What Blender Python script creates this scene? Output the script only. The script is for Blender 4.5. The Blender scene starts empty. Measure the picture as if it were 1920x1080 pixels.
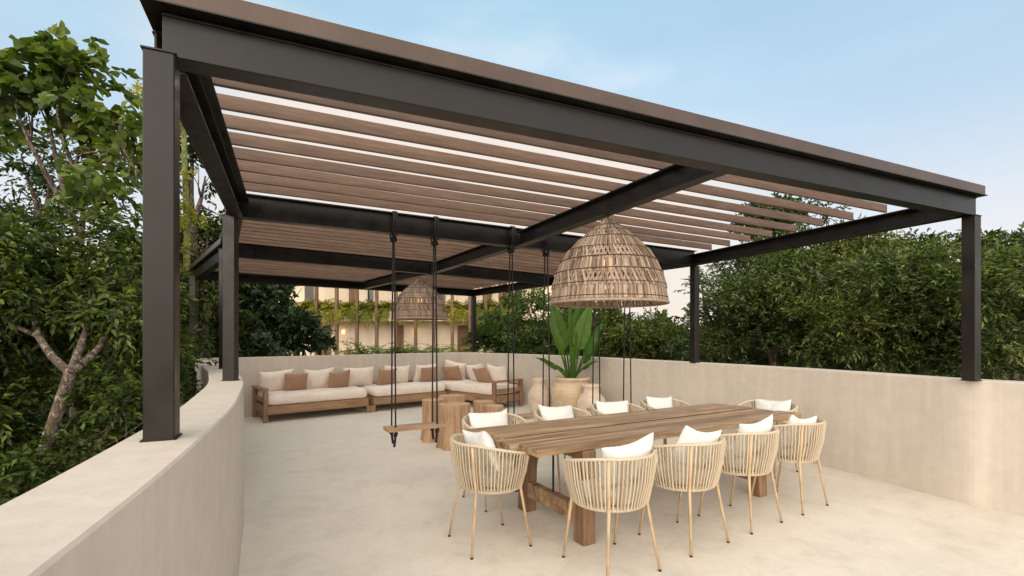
import bpy, math, random
import numpy as np
from mathutils import Vector, Matrix
R = math.radians
rnd = random.Random(7)
S = bpy.context.scene
# ------------------------------------------------------------ camera, sky, sun
EYE, F, HZ = 1.52, 911.0, 632.0          # eye height, focal length and horizon row on a 1920 px wide frame
cam = bpy.data.cameras.new('camera'); co = bpy.data.objects.new('camera', cam); S.collection.objects.link(co)
co.location = (0, 0, EYE); co.rotation_euler = (R(90), 0, 0)
cam.sensor_width = 36; cam.lens = F/1920*36; cam.shift_y = (HZ-540)/1920
cam.clip_start = .05; cam.clip_end = 3000
S.camera = co
SUN_EL, SUN_AZ = 20, 188                 # azimuth clockwise from +Y: low, behind the camera to the left
w = bpy.data.worlds.new('World'); S.world = w; w.use_nodes = True
nt = w.node_tree; nt.nodes.clear()
out = nt.nodes.new('ShaderNodeOutputWorld'); bg = nt.nodes.new('ShaderNodeBackground')
sky = nt.nodes.new('ShaderNodeTexSky'); sky.sky_type = 'NISHITA'; sky.sun_disc = False
sky.sun_elevation = R(SUN_EL); sky.sun_rotation = R(SUN_AZ); sky.air_density = 1.0; sky.dust_density = 1.6; sky.ozone_density = 1.0
# thin high cloud / haze veil: pale, warm towards the horizon
tc = nt.nodes.new('ShaderNodeTexCoord'); sx = nt.nodes.new('ShaderNodeSeparateXYZ')
nt.links.new(tc.outputs['Generated'], sx.inputs[0])
rp = nt.nodes.new('ShaderNodeValToRGB')
rp.color_ramp.elements[0].position = 0.0; rp.color_ramp.elements[0].color = (8.6, 7.4, 6.7, 1)
rp.color_ramp.elements[1].position = .58; rp.color_ramp.elements[1].color = (3.9, 6.1, 7.5, 1)
e = rp.color_ramp.elements.new(.74); e.color = (3.9, 4.2, 4.4, 1)
e = rp.color_ramp.elements.new(.17); e.color = (7.6, 7.5, 7.7, 1)
e = rp.color_ramp.elements.new(.36); e.color = (5.0, 6.5, 7.9, 1)
nt.links.new(sx.outputs['Z'], rp.inputs[0])
no = nt.nodes.new('ShaderNodeTexNoise'); no.inputs['Scale'].default_value = 2.2; no.inputs['Detail'].default_value = 5
mp = nt.nodes.new('ShaderNodeMapping'); mp.inputs['Scale'].default_value = (1, 1, 2.6)
nt.links.new(tc.outputs['Generated'], mp.inputs[0]); nt.links.new(mp.outputs[0], no.inputs['Vector'])
mr = nt.nodes.new('ShaderNodeMapRange'); mr.inputs[1].default_value = .35; mr.inputs[2].default_value = .7
mr.inputs[3].default_value = .74; mr.inputs[4].default_value = .9
nt.links.new(no.outputs[0], mr.inputs[0])
mx = nt.nodes.new('ShaderNodeMix'); mx.data_type = 'RGBA'; mx.clamp_result = False
nt.links.new(mr.outputs[0], mx.inputs['Factor']); nt.links.new(sky.outputs[0], mx.inputs[6]); nt.links.new(rp.outputs[0], mx.inputs[7])
# a bright cloud bank low in front, under the blue
def mathn(op, a, b):
    x = nt.nodes.new('ShaderNodeMath'); x.operation = op
    for i, v in enumerate((a, b)):
        if isinstance(v, (int, float)): x.inputs[i].default_value = v
        else: nt.links.new(v, x.inputs[i])
    return x.outputs[0]
def mrange(v, a, b, c, d):
    x = nt.nodes.new('ShaderNodeMapRange'); x.interpolation_type = 'SMOOTHSTEP'
    for i, k in enumerate((a, b, c, d)): x.inputs[i+1].default_value = k
    nt.links.new(v, x.inputs[0]); return x.outputs[0]
sv = mathn('ADD', mathn('ADD', sx.outputs['Z'], mathn('MULTIPLY', sx.outputs['X'], .2)), mathn('MULTIPLY', mathn('SUBTRACT', no.outputs[0], .5), .10))
bank = mathn('MULTIPLY', mathn('MULTIPLY', mrange(sv, .385, .475, 1, 0), mathn('MULTIPLY', mrange(sx.outputs['X'], -.60, -.38, 0, 1), mrange(sx.outputs['X'], .30, .52, 1, 0))), mrange(sx.outputs['Y'], .5, .7, 0, 1))
cl = nt.nodes.new('ShaderNodeMix'); cl.data_type = 'RGBA'; cl.clamp_result = False
nt.links.new(mathn('MULTIPLY', mrange(no.outputs[0], .5, .72, 0, 1), .45), cl.inputs['Factor']); nt.links.new(mx.outputs[2], cl.inputs[6]); cl.inputs[7].default_value = (7.2, 7.3, 7.7, 1)
bk = nt.nodes.new('ShaderNodeMix'); bk.data_type = 'RGBA'; bk.clamp_result = False
nt.links.new(mathn('MULTIPLY', bank, .92), bk.inputs['Factor']); nt.links.new(cl.outputs[2], bk.inputs[6]); bk.inputs[7].default_value = (7.4, 6.6, 5.9, 1)
# warm evening glow in the part of the sky round the low sun
dt = nt.nodes.new('ShaderNodeVectorMath'); dt.operation = 'DOT_PRODUCT'; nt.links.new(tc.outputs['Generated'], dt.inputs[0])
dt.inputs[1].default_value = (math.sin(R(SUN_AZ))*math.cos(R(SUN_EL)), math.cos(R(SUN_AZ))*math.cos(R(SUN_EL)), math.sin(R(SUN_EL)))
gr = nt.nodes.new('ShaderNodeValToRGB'); gr.color_ramp.elements[0].position = 0; gr.color_ramp.elements[0].color = (0, 0, 0, 1)
gr.color_ramp.elements[1].position = 1; gr.color_ramp.elements[1].color = (18, 15.2, 12.4, 1)
e = gr.color_ramp.elements.new(.45); e.color = (11, 9.6, 8.2, 1)
nt.links.new(dt.outputs['Value'], gr.inputs[0])
ad = nt.nodes.new('ShaderNodeMix'); ad.data_type = 'RGBA'; ad.blend_type = 'ADD'; ad.clamp_result = False; ad.inputs[0].default_value = 1
nt.links.new(bk.outputs[2], ad.inputs[6]); nt.links.new(gr.outputs[0], ad.inputs[7])
nt.links.new(ad.outputs[2], bg.inputs[0]); bg.inputs[1].default_value = .085
nt.links.new(bg.outputs[0], out.inputs[0])
sl = bpy.data.lights.new('sun', 'SUN'); so = bpy.data.objects.new('sun', sl); S.collection.objects.link(so)
sl.energy = .5; sl.angle = R(34); sl.color = (1, .90, .78)
sd = Vector((math.sin(R(SUN_AZ))*math.cos(R(SUN_EL)), math.cos(R(SUN_AZ))*math.cos(R(SUN_EL)), math.sin(R(SUN_EL))))
so.rotation_euler = sd.to_track_quat('Z', 'Y').to_euler()
S.render.engine = 'CYCLES'
S.view_settings.view_transform = 'Standard'; S.view_settings.look = 'None'; S.view_settings.gamma = 1
S.view_settings.exposure = 0.60

# ------------------------------------------------------------ helpers
def at(px, py, z):                        # the world point of a photo pixel on the horizontal plane z
    d = F*(EYE-z)/(py-HZ); return Vector(((px-960)/F*d, d, z))
def far(px, py, d): return Vector(((px-960)/F*d, d, EYE+(HZ-py)/F*d))
C = S.collection
def tag(o, label=None, cat=None, group=None, kind=None):
    if label: o['label'] = label
    if cat: o['category'] = cat
    if group: o['group'] = group
    if kind: o['kind'] = kind
    return o
def empty(name, loc, rz=0, label=None, cat=None, group=None):
    o = bpy.data.objects.new(name, None); C.objects.link(o); o.location = loc; o.rotation_euler = (0, 0, rz)
    o.empty_display_size = .1
    return tag(o, label, cat, group)
def chain(o):
    m = Matrix.Identity(4)
    while o is not None:
        m = Matrix.LocRotScale(o.location, o.rotation_euler, o.scale) @ m; o = o.parent
    return m
def copy_tree(o, parent=None):
    c = o.copy(); C.objects.link(c)
    if parent: c.parent = parent
    for ch in [x for x in list(bpy.data.objects) if x.parent == o]: copy_tree(ch, c)
    return c
class MB:
    def __init__(s): s.v = []; s.f = []
    def add(s, vs, fs):
        n = len(s.v); s.v += [Vector(v) for v in vs]; s.f += [tuple(n+i for i in f) for f in fs]; return s
    def box(s, c, d, M=None):
        c = Vector(c); vs = []
        for x in (-.5, .5):
            for y in (-.5, .5):
                for z in (-.5, .5):
                    p = Vector((x*d[0], y*d[1], z*d[2]))
                    if M is not None: p = M @ p
                    vs.append(c+p)
        return s.add(vs, [(0,1,3,2),(4,6,7,5),(0,4,5,1),(2,3,7,6),(0,2,6,4),(1,5,7,3)])
    def bar(s, P, Q, wd, h, up=(0,0,1), w2=None, h2=None):   # a rectangular bar from P to Q
        P = Vector(P); Q = Vector(Q); t = (Q-P).normalized(); u = Vector(up)
        a = t.cross(u).normalized(); b = a.cross(t).normalized(); vs = []
        for X, ww, hh in ((P, wd, h), (Q, w2 or wd, h2 or h)):
            for i, j in ((-1,-1),(1,-1),(1,1),(-1,1)): vs.append(X+a*i*ww/2+b*j*hh/2)
        return s.add(vs, [(0,3,2,1),(4,5,6,7),(0,1,5,4),(1,2,6,5),(2,3,7,6),(3,0,4,7)])
    def tube(s, pts, r, n=8, cap=True):
        pts = [Vector(p) for p in pts]; rr = r if isinstance(r, (list, tuple)) else [r]*len(pts)
        vs = []; a0 = None
        for i, p in enumerate(pts):
            t = (pts[min(i+1, len(pts)-1)]-pts[max(i-1, 0)]).normalized()
            if a0 is None: a0 = t.orthogonal().normalized()
            a0 = (a0-t*a0.dot(t)).normalized(); b = t.cross(a0)
            for k in range(n):
                g = 2*math.pi*k/n; vs.append(p+(a0*math.cos(g)+b*math.sin(g))*rr[i])
        fs = [(i*n+k, i*n+(k+1) % n, (i+1)*n+(k+1) % n, (i+1)*n+k) for i in range(len(pts)-1) for k in range(n)]
        if cap: fs += [tuple(range(n))[::-1], tuple((len(pts)-1)*n+k for k in range(n))]
        return s.add(vs, fs)
    def ring(s, r, z, tr, n=64, m=6, c=(0, 0)):
        vs = []; fs = []
        for i in range(n):
            g = 2*math.pi*i/n
            for k in range(m):
                q = 2*math.pi*k/m; vs.append((c[0]+(r+tr*math.cos(q))*math.cos(g), c[1]+(r+tr*math.cos(q))*math.sin(g), z+tr*math.sin(q)))
        for i in range(n):
            for k in range(m): fs.append((i*m+k, ((i+1) % n)*m+k, ((i+1) % n)*m+(k+1) % m, i*m+(k+1) % m))
        return s.add(vs, fs)
    def lathe(s, prof, n=40, wob=None):
        vs = []; fs = []
        for r, z in prof:
            for k in range(n):
                g = 2*math.pi*k/n; q = r*(1+(wob(g, z) if wob else 0)); vs.append((q*math.cos(g), q*math.sin(g), z))
        for i in range(len(prof)-1):
            for k in range(n): fs.append((i*n+k, i*n+(k+1) % n, (i+1)*n+(k+1) % n, (i+1)*n+k))
        return s.add(vs, fs)
    def build(s, name, mat, parent=None, world=False, smooth=False, bevel=0, seg=2, sub=0):
        me = bpy.data.meshes.new(name); vs = s.v
        if world and parent is not None:
            Mi = chain(parent).inverted(); vs = [Mi @ v for v in vs]
        me.from_pydata([tuple(v) for v in vs], [], s.f); me.materials.append(mat)
        if smooth: me.shade_smooth()
        o = bpy.data.objects.new(name, me); C.objects.link(o)
        if parent is not None: o.parent = parent
        if bevel:
            b = o.modifiers.new('bevel', 'BEVEL'); b.width = bevel; b.segments = seg; b.limit_method = 'ANGLE'; b.angle_limit = R(40)
        if sub:
            b = o.modifiers.new('sub', 'SUBSURF'); b.levels = sub; b.render_levels = sub
        return o

# ------------------------------------------------------------ materials
class NT:
    def __init__(s, name):
        s.m = bpy.data.materials.new(name); s.m.use_nodes = True; s.t = s.m.node_tree
        s.b = s.t.nodes['Principled BSDF']; s.o = s.t.nodes['Material Output']
    def n(s, k, **kw):
        x = s.t.nodes.new(k)
        for a, v in kw.items(): setattr(x, a, v)
        return x
    def l(s, a, b): s.t.links.new(a, b)
    def coord(s, scale=(1,1,1), kind='Object', rot=(0,0,0)):
        if kind == 'World': c = s.n('ShaderNodeNewGeometry').outputs['Position']
        else: c = s.n('ShaderNodeTexCoord').outputs[kind]
        m = s.n('ShaderNodeMapping'); m.inputs['Scale'].default_value = scale; m.inputs['Rotation'].default_value = rot
        s.l(c, m.inputs[0]); return m.outputs[0]
    def noise(s, vec, sc, det=4, rough=.55, dist=0):
        x = s.n('ShaderNodeTexNoise'); x.inputs['Scale'].default_value = sc; x.inputs['Detail'].default_value = det
        x.inputs['Roughness'].default_value = rough; x.inputs['Distortion'].default_value = dist
        s.l(vec, x.inputs['Vector']); return x.outputs[0]
    def ramp(s, fac, *stops):
        x = s.n('ShaderNodeValToRGB'); r = x.color_ramp
        while len(r.elements) < len(stops): r.elements.new(.5)
        for e_, (p, c) in zip(r.elements, stops): e_.position = p; e_.color = (*c, 1) if len(c) == 3 else c
        s.l(fac, x.inputs[0]); return x.outputs[0]
    def mix(s, a, b, fac=.5, mode='MIX'):
        x = s.n('ShaderNodeMix'); x.data_type = 'RGBA'; x.blend_type = mode
        for v, i in ((a, 6), (b, 7)):
            if isinstance(v, tuple): x.inputs[i].default_value = (*v, 1)
            else: s.l(v, x.inputs[i])
        if isinstance(fac, float): x.inputs[0].default_value = fac
        else: s.l(fac, x.inputs[0])
        return x.outputs[2]
    def bump(s, h, st=.2, d=.01):
        x = s.n('ShaderNodeBump'); x.inputs['Strength'].default_value = st; x.inputs['Distance'].default_value = d
        s.l(h, x.inputs['Height']); s.l(x.outputs[0], s.b.inputs['Normal'])
    def rough(s, v):
        if isinstance(v, float): s.b.inputs['Roughness'].default_value = v
        else: s.l(v, s.b.inputs['Roughness'])
    def col(s, c):
        if isinstance(c, tuple): s.b.inputs['Base Color'].default_value = (*c, 1)
        else: s.l(c, s.b.inputs['Base Color'])
        return s
M = {}
def sc3(c, k): return tuple(min(1, x*k) for x in c)
def plaster(name, c, streak=True):
    t = NT(name); v = t.coord(kind='World')
    a = t.noise(v, .9, 5, .6); b = t.noise(v, 9, 4, .6)
    base = t.ramp(a, (.3, sc3(c, .93)), (.5, c), (.72, sc3(c, 1.05)))
    base = t.mix(base, t.ramp(b, (.3, (.94, .935, .92)), (.7, (1.03, 1.03, 1.03))), 1.0, 'MULTIPLY')
    vs = t.coord((7, 7, .5), 'World'); c2 = t.noise(vs, 1.6, 4, .6)
    base = t.mix(base, t.ramp(c2, (.3, (.93, .92, .90)), (.65, (1.03, 1.03, 1.03))), .8, 'MULTIPLY')
    t.col(base); t.rough(.78); t.b.inputs['Specular IOR Level'].default_value = .25
    t.bump(t.mix(b, t.noise(v, 60, 3), .4), .25, .01); return t.m
M['wall'] = plaster('wall_plaster', (.56, .50, .43))
M['wall_far'] = plaster('facade_plaster', (.78, .65, .50))
t = NT('polished_cement'); v = t.coord(kind='World')
a = t.noise(v, .7, 6, .62, .6); b = t.noise(v, 3.3, 6, .65, 1.2); c_ = t.noise(v, 22, 4, .6)
base = t.ramp(a, (.28, (.63, .575, .485)), (.5, (.71, .65, .56)), (.75, (.75, .69, .60)))
base = t.mix(base, t.ramp(b, (.32, (.83, .825, .815)), (.48, (.96, .96, .955)), (.7, (1.04, 1.03, 1.02))), .75, 'MULTIPLY')
base = t.mix(base, t.ramp(c_, (.3, (.93, .92, .9)), (.65, (1.03, 1.03, 1.03))), .6, 'MULTIPLY')
vo = t.n('ShaderNodeTexVoronoi'); vo.inputs['Scale'].default_value = 5; t.l(v, vo.inputs['Vector'])
t.col(t.mix(base, t.ramp(vo.outputs[0], (.0, (.72, .68, .6)), (.035, (1, 1, 1))), .5, 'MULTIPLY'))
t.rough(t.ramp(b, (.3, (.42,)*3), (.7, (.62,)*3))); t.bump(c_, .12, .004); M['floor'] = t.m
t = NT('bronze_painted_steel'); v = t.coord(kind='World'); a = t.noise(v, 5, 5, .6); b = t.noise(t.coord((9, 9, .8), 'World'), 2, 4)
t.col(t.mix(t.ramp(a, (.3, (.006, .005, .004)), (.7, (.015, .0125, .0095))), t.ramp(b, (.3, (.8, .8, .8)), (.7, (1.15, 1.1, 1.05))), .8, 'MULTIPLY'))
t.rough(t.ramp(a, (.3, (.26,)*3), (.7, (.46,)*3))); t.b.inputs['Metallic'].default_value = 0; t.b.inputs['Specular IOR Level'].default_value = .32; t.bump(t.noise(v, 90, 2), .06, .002); M['steel'] = t.m
t = NT('copper_brown_capping'); a = t.noise(t.coord(kind='World'), 3, 5, .6)
t.col(t.ramp(a, (.3, (.060, .036, .025)), (.7, (.095, .060, .044)))); t.rough(.33); t.b.inputs['Metallic'].default_value = .3; M['cap'] = t.m
t = NT('brown_slat_paint'); v = t.coord((2.5, 2.5, 30), 'World'); a = t.noise(v, 1.6, 6, .68, .4); g = t.n('ShaderNodeNewGeometry')
t.col(t.mix(t.ramp(a, (.3, (.088, .046, .025)), (.5, (.128, .072, .042)), (.7, (.18, .108, .066))), t.ramp(g.outputs['Random Per Island'], (0, (.74, .73, .72)), (1, (1.12, 1.1, 1.08))), 1.0, 'MULTIPLY'))
t.rough(.5); M['slat'] = t.m
def wood(name, lo, mid, hi, axis='X', sc=1.0, rough=.6, world=False, bump=.25):
    t = NT(name); k = 'World' if world else 'Object'
    st = {'X': (.55, 9, 9), 'Y': (9, .55, 9), 'Z': (9, 9, .55)}[axis]
    g = t.n('ShaderNodeNewGeometry'); v = t.coord(tuple(x*sc for x in st), k)
    ad = t.n('ShaderNodeVectorMath'); ad.operation = 'ADD'; t.l(v, ad.inputs[0])
    m7 = t.n('ShaderNodeMath'); m7.operation = 'MULTIPLY'; m7.inputs[1].default_value = 37; t.l(g.outputs['Random Per Island'], m7.inputs[0])
    t.l(m7.outputs[0], ad.inputs[1]); v = ad.outputs[0]
    a = t.noise(v, 1.5, 6, .62, .7); b = t.noise(v, 7, 4, .6, .3)
    big = t.noise(t.coord((1.5*sc, 1.5*sc, 1.5*sc), k), 2.2, 3)
    base = t.ramp(a, (.28, lo), (.5, mid), (.72, hi))
    base = t.mix(base, t.ramp(b, (.36, (.50, .45, .40)), (.5, (1, 1, 1))), .55, 'MULTIPLY')
    base = t.mix(base, t.ramp(big, (.3, (.82, .80, .78)), (.7, (1.1, 1.09, 1.08))), .8, 'MULTIPLY')
    base = t.mix(base, t.ramp(g.outputs['Random Per Island'], (0, (.86, .85, .84)), (1, (1.1, 1.08, 1.06))), .8, 'MULTIPLY')
    t.col(base); t.rough(rough); t.bump(b, bump, .004); return t.m
M['table'] = wood('weathered_teak', (.13, .075, .038), (.36, .235, .13), (.56, .41, .255), 'X', 1.0, .62, False, .7)
M['tleg'] = wood('weathered_teak_upright', (.12, .062, .03), (.24, .14, .075), (.36, .23, .135), 'Z', 1.0, .65, False, .5)
M['sofaX'] = wood('brown_teak_rail', (.20, .11, .055), (.34, .20, .11), (.46, .30, .18), 'X')
M['sofaZ'] = wood('brown_teak_post', (.15, .08, .04), (.27, .155, .085), (.40, .25, .15), 'Z')
M['stump'] = wood('tree_stump_side', (.27, .155, .08), (.43, .275, .155), (.55, .38, .235), 'Z', .8, .65)
t = NT('cut_wood_rings'); wv = t.n('ShaderNodeTexWave'); wv.wave_type = 'RINGS'; wv.rings_direction = 'Z'
wv.inputs['Scale'].default_value = 9; wv.inputs['Distortion'].default_value = 2.5; wv.inputs['Detail'].default_value = 3; t.l(t.coord(), wv.inputs[0])
t.col(t.ramp(wv.outputs[1], (.2, (.42, .26, .14)), (.8, (.58, .40, .24)))); t.rough(.6); M['stumptop'] = t.m
t = NT('painted_gap_shade'); t.col((.035, .018, .010)); t.rough(.9); M['gapshade'] = t.m  # dark brown that paints in the shadow between the table planks
M['plankseat'] = wood('swing_plank', (.30, .18, .10), (.42, .27, .16), (.52, .36, .23), 'X')
M['post_far'] = wood('facade_timber', (.09, .045, .025), (.16, .09, .05), (.24, .145, .09), 'Z')
M['door'] = wood('door_wood', (.10, .045, .022), (.17, .08, .038), (.23, .115, .06), 'Z')
def cloth(name, c, weave=1100, rough=.9, wr=.5):
    t = NT(name); v = t.coord(); a = t.noise(v, 6, 4, .6); b = t.noise(v, 90, 3, .7); cr = t.noise(v, 4.5, 5, .55, 1.5)
    t.col(t.mix(t.ramp(a, (.3, sc3(c, .93)), (.7, sc3(c, 1.05))), t.ramp(b, (.3, (.93, .93, .92)), (.7, (1.02, 1.02, 1.02))), 1.0, 'MULTIPLY'))
    t.rough(rough); t.b.inputs['Sheen Weight'].default_value = .2; t.bump(cr, wr, .03); return t.m
M['white'] = cloth('white_linen', (.78, .765, .72)); M['cream'] = cloth('cream_canvas', (.76, .665, .575))
M['tan'] = cloth('tan_linen', (.34, .205, .125)); M['seatpad'] = cloth('seat_pad_linen', (.70, .635, .53))
t = NT('natural_cord'); a = t.noise(t.coord((1, 1, 1)), 160, 2); g = t.n('ShaderNodeNewGeometry')
t.col(t.mix(t.ramp(g.outputs['Random Per Island'], (0, (.47, .385, .27)), (1, (.65, .56, .42))), t.ramp(a, (.3, (.82, .8, .77)), (.65, (1.04, 1.04, 1.04))), 1.0, 'MULTIPLY'))
t.rough(.75); t.bump(a, .4, .002); M['cord'] = t.m
t = NT('sand_enamel_leg'); a = t.noise(t.coord(), 9, 4); t.col(t.ramp(a, (.3, (.44, .30, .17)), (.6, (.60, .44, .275)))); t.rough(.42); M['cleg'] = t.m
t = NT('black_rubber'); t.col((.012, .011, .01)); t.rough(.7); M['rubber'] = t.m
t = NT('black_rope'); a = t.noise(t.coord((1, 1, .35)), 120, 3); t.col(t.ramp(a, (.3, (.004, .004, .005)), (.7, (.018, .016, .016)))); t.rough(.85); t.bump(a, .5, .003); M['rope'] = t.m
t = NT('dried_reed'); g = t.n('ShaderNodeNewGeometry'); a = t.noise(t.coord((3, 3, 1)), 9, 5, .6)
t.col(t.mix(t.ramp(g.outputs['Random Per Island'], (0, (.17, .11, .075)), (.35, (.36, .265, .19)), (1, (.56, .44, .335))), t.ramp(a, (.3, (.72, .68, .64)), (.65, (1.05, 1.04, 1.03))), 1.0, 'MULTIPLY'))
t.rough(.7)
tr = t.n('ShaderNodeBsdfTranslucent'); tr.inputs[0].default_value = (.42, .23, .11, 1); ms = t.n('ShaderNodeMixShader'); ms.inputs[0].default_value = .10
t.l(t.b.outputs[0], ms.inputs[1]); t.l(tr.outputs[0], ms.inputs[2]); t.l(ms.outputs[0], t.o.inputs[0]); M['reed'] = t.m
t = NT('dark_twine'); t.col((.085, .042, .022)); t.rough(.8); M['twine'] = t.m
t = NT('warm_bulb'); t.col((.9, .5, .2)); t.b.inputs['Emission Color'].default_value = (1, .42, .13, 1); t.b.inputs['Emission Strength'].default_value = 1.4; M['bulb'] = t.m
def clay(name, c):
    t = NT(name); v = t.coord(); a = t.noise(v, 3, 6, .65, .8); b = t.noise(t.coord((1, 1, 9)), 3, 3)
    t.col(t.mix(t.ramp(a, (.3, sc3(c, .75)), (.5, c), (.72, sc3(c, 1.18))), t.ramp(b, (.35, (.86, .83, .8)), (.6, (1, 1, 1))), .7, 'MULTIPLY')); t.rough(.8); t.bump(b, .3, .01); return t.m
M['clay'] = clay('sandy_pot', (.60, .46, .31)); M['clay2'] = clay('pale_clay_jar', (.66, .54, .42))
t = NT('soil'); t.col((.035, .022, .014)); t.rough(.95); M['soil'] = t.m
def leafmat(name, lo, mid, hi, rough=.45, trans=.28, spec=.5):
    t = NT(name); g = t.n('ShaderNodeNewGeometry')
    c = t.ramp(g.outputs['Random Per Island'], (0, lo), (.55, mid), (1, hi))
    pa = t.noise(t.coord((1, 1, 1), 'World'), .9, 3)
    c = t.mix(c, t.ramp(pa, (.35, (.8, .85, .8)), (.65, (1.15, 1.1, .95))), 1.0, 'MULTIPLY')
    oi = t.n('ShaderNodeObjectInfo'); c = t.mix(c, t.ramp(oi.outputs['Random'], (0, (.68, .78, .72)), (.5, (1.05, 1.02, .9)), (1, (1.38, 1.22, 1.05))), 1.0, 'MULTIPLY')
    t.col(c); t.rough(rough+.1); t.b.inputs['Specular IOR Level'].default_value = spec*.7
    tr = t.n('ShaderNodeBsdfTranslucent'); ms = t.n('ShaderNodeMixShader'); ms.inputs[0].default_value = trans
    t.l(t.mix(c, (1.5, 1.7, .6), 1.0, 'MULTIPLY'), tr.inputs[0]); t.l(t.b.outputs[0], ms.inputs[1]); t.l(tr.outputs[0], ms.inputs[2]); t.l(ms.outputs[0], t.o.inputs[0])
    return t.m
M['leafA'] = leafmat('leaf_fresh', (.03, .06, .012), (.085, .13, .028), (.19, .24, .075))
M['leafB'] = leafmat('leaf_mid', (.014, .028, .006), (.055, .085, .018), (.17, .20, .055))
M['leafC'] = leafmat('leaf_dark_glossy', (.014, .032, .013), (.04, .072, .028), (.10, .14, .06), .38, .15, .5)
M['leafG'] = leafmat('leaf_greyish_green', (.02, .04, .018), (.055, .085, .04), (.14, .18, .10), .38, .15, .5)
M['leafD'] = leafmat('leaf_feathery', (.014, .030, .008), (.07, .105, .03), (.21, .24, .10), .5)
M['leafE'] = leafmat('leaf_yellow_green', (.10, .125, .012), (.22, .23, .025), (.40, .36, .06), .5, .35)
M['leafF'] = leafmat('leaf_banana', (.05, .115, .018), (.075, .16, .026), (.11, .20, .04), .33, .3, .55)
t = NT('pale_bark'); v = t.coord((9, 9, 3), 'World'); a = t.noise(v, 2.2, 6, .75, 1.2)
t.col(t.ramp(a, (.38, (.035, .024, .016)), (.52, (.12, .085, .06)), (.66, (.40, .34, .275)))); t.rough(.9); t.bump(a, .7, .03); M['bark'] = t.m
t = NT('mossy_bark'); v = t.coord((2, 2, 2), 'World'); a = t.noise(v, 7, 6, .7); t.col(t.ramp(a, (.35, (.05, .055, .015)), (.6, (.19, .19, .045)))); t.rough(.95); M['moss'] = t.m
t = NT('forest_floor'); v = t.coord(kind='World'); a = t.noise(v, .35, 6, .7); t.col(t.ramp(a, (.3, (.025, .035, .012)), (.55, (.05, .065, .02)), (.75, (.11, .09, .05)))); t.rough(.95); M['ground'] = t.m
t = NT('dark_glass'); t.col((.02, .022, .02)); t.rough(.12); M['glass'] = t.m
t = NT('wall_light'); t.col((1, .8, .5)); t.b.inputs['Emission Color'].default_value = (1, .62, .28, 1); t.b.inputs['Emission Strength'].default_value = 1.6; M['lamplit'] = t.m

# ------------------------------------------------------------ ground, terrace floor, parapets
GZ = -5.0; WT = EYE-.39                    # ground level, parapet top
MB().add([(-900,-300,GZ),(900,-300,GZ),(900,1500,GZ),(-900,1500,GZ)], [(0,1,2,3)]).build('ground', M['ground'])
tag(bpy.data.objects['ground'], kind='structure')
def smooth_line(pts, n=6):
    P = [Vector((p[0], p[1])) for p in pts]; out = []
    for i in range(len(P)-1):
        a, b, c, d = P[max(i-1, 0)], P[i], P[i+1], P[min(i+2, len(P)-1)]
        for k in range(n):
            u = k/n; out.append(.5*((2*b)+(c-a)*u+(2*a-5*b+4*c-d)*u*u+(3*b-a-3*c+d)*u**3))
    out.append(P[-1]); return out
def rdp_smooth(P, it=8):
    P = [p.copy() for p in P]
    for _ in range(it):
        P = [P[0]]+[(P[i-1]+P[i]*2+P[i+1])/4 for i in range(1, len(P)-1)]+[P[-1]]
    return P
iL = [(-.85,-2.2),(-.64,-.9),(-.60,0),(-.66,.42)]
for px, py in ((60,1080),(250,930),(320,872),(400,800),(440,760),(452,733),(458,719)): q = at(px, py, WT); iL.append((q.x, q.y))
iL += [(-2.62,4.72),(-3.12,5.5),(-3.75,6.42),(-4.6,7.55),(-5.62,8.78)]
iL = rdp_smooth(smooth_line(iL))
corner = Vector((-1.34, 12.3))
iR = [tuple(corner)]
for px, py in ((1000,665),(1131,671),(1250,677.3),(1370,683.9),(1500,691.3),(1640,700.5),(1760,709),(1830,713.6),(1920,718)): q = at(px, py, WT); iR.append((q.x, q.y))
iR += [(5.0,2.6),(5.9,.6),(6.9,-2.2)]
iR = rdp_smooth(smooth_line(iR))
iB = [iL[-1], corner]
def offset(line, t):
    out = []
    for i, p in enumerate(line):
        d = (line[min(i+1, len(line)-1)]-line[max(i-1, 0)]).normalized(); out.append(p+Vector((-d.y, d.x))*t)
    return out
def wall(name, inner, outer, label):
    base = Vector((*((inner[0]+outer[0])/2), 0)); root = empty(name, base, 0, label, 'parapet wall')
    m = MB(); n = len(inner); r = .008; ring = []
    for a, b in zip(inner, outer):
        u = (b-a).normalized()
        ring.append([(a.x, a.y, -.02), (a.x, a.y, WT-r), ((a+u*r).x, (a+u*r).y, WT), ((b-u*r).x, (b-u*r).y, WT), (b.x, b.y, WT-r), (b.x, b.y, GZ-.2), (a.x+u.x*.02, a.y+u.y*.02, GZ-.2)])
    k = 7; vs = [p for q in ring for p in q]
    fs = [(i*k+j, i*k+(j+1) % k, (i+1)*k+(j+1) % k, (i+1)*k+j) for i in range(n-1) for j in range(k)]
    fs += [tuple(range(k)), tuple((n-1)*k+j for j in range(k))[::-1]]
    o = m.add(vs, fs).build(name, M['wall'], None); bpy.data.objects.remove(root)
    me = o.data; me.transform(Matrix.Translation(-base)); o.location = base
    return tag(o, label, 'parapet wall')
oL = offset(iL, .27); oR = offset(iR, .25); 
ub = (corner-iL[-1]).normalized(); nb = Vector((-ub.y, ub.x))
oR[0] = corner+nb*.25-ub*-.0
oB = [iL[-1]+nb*.25-ub*.25, corner+nb*.25]
wall('parapet_wall', iL, oL, 'curved cream parapet wall on the left, sweeping away under the two nearer dark posts').name = 'parapet_wall'
wall('parapet_wall', iB, oB, 'straight greyish parapet wall behind the long sofa')
wall('parapet_wall', [corner]+iR[1:], [corner+nb*.252+ub*.002]+oR[1:], 'long beige parapet wall on the right, behind the dining table and the planted pots')
poly = [p for p in iL]+[corner]+iR[1:]
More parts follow.
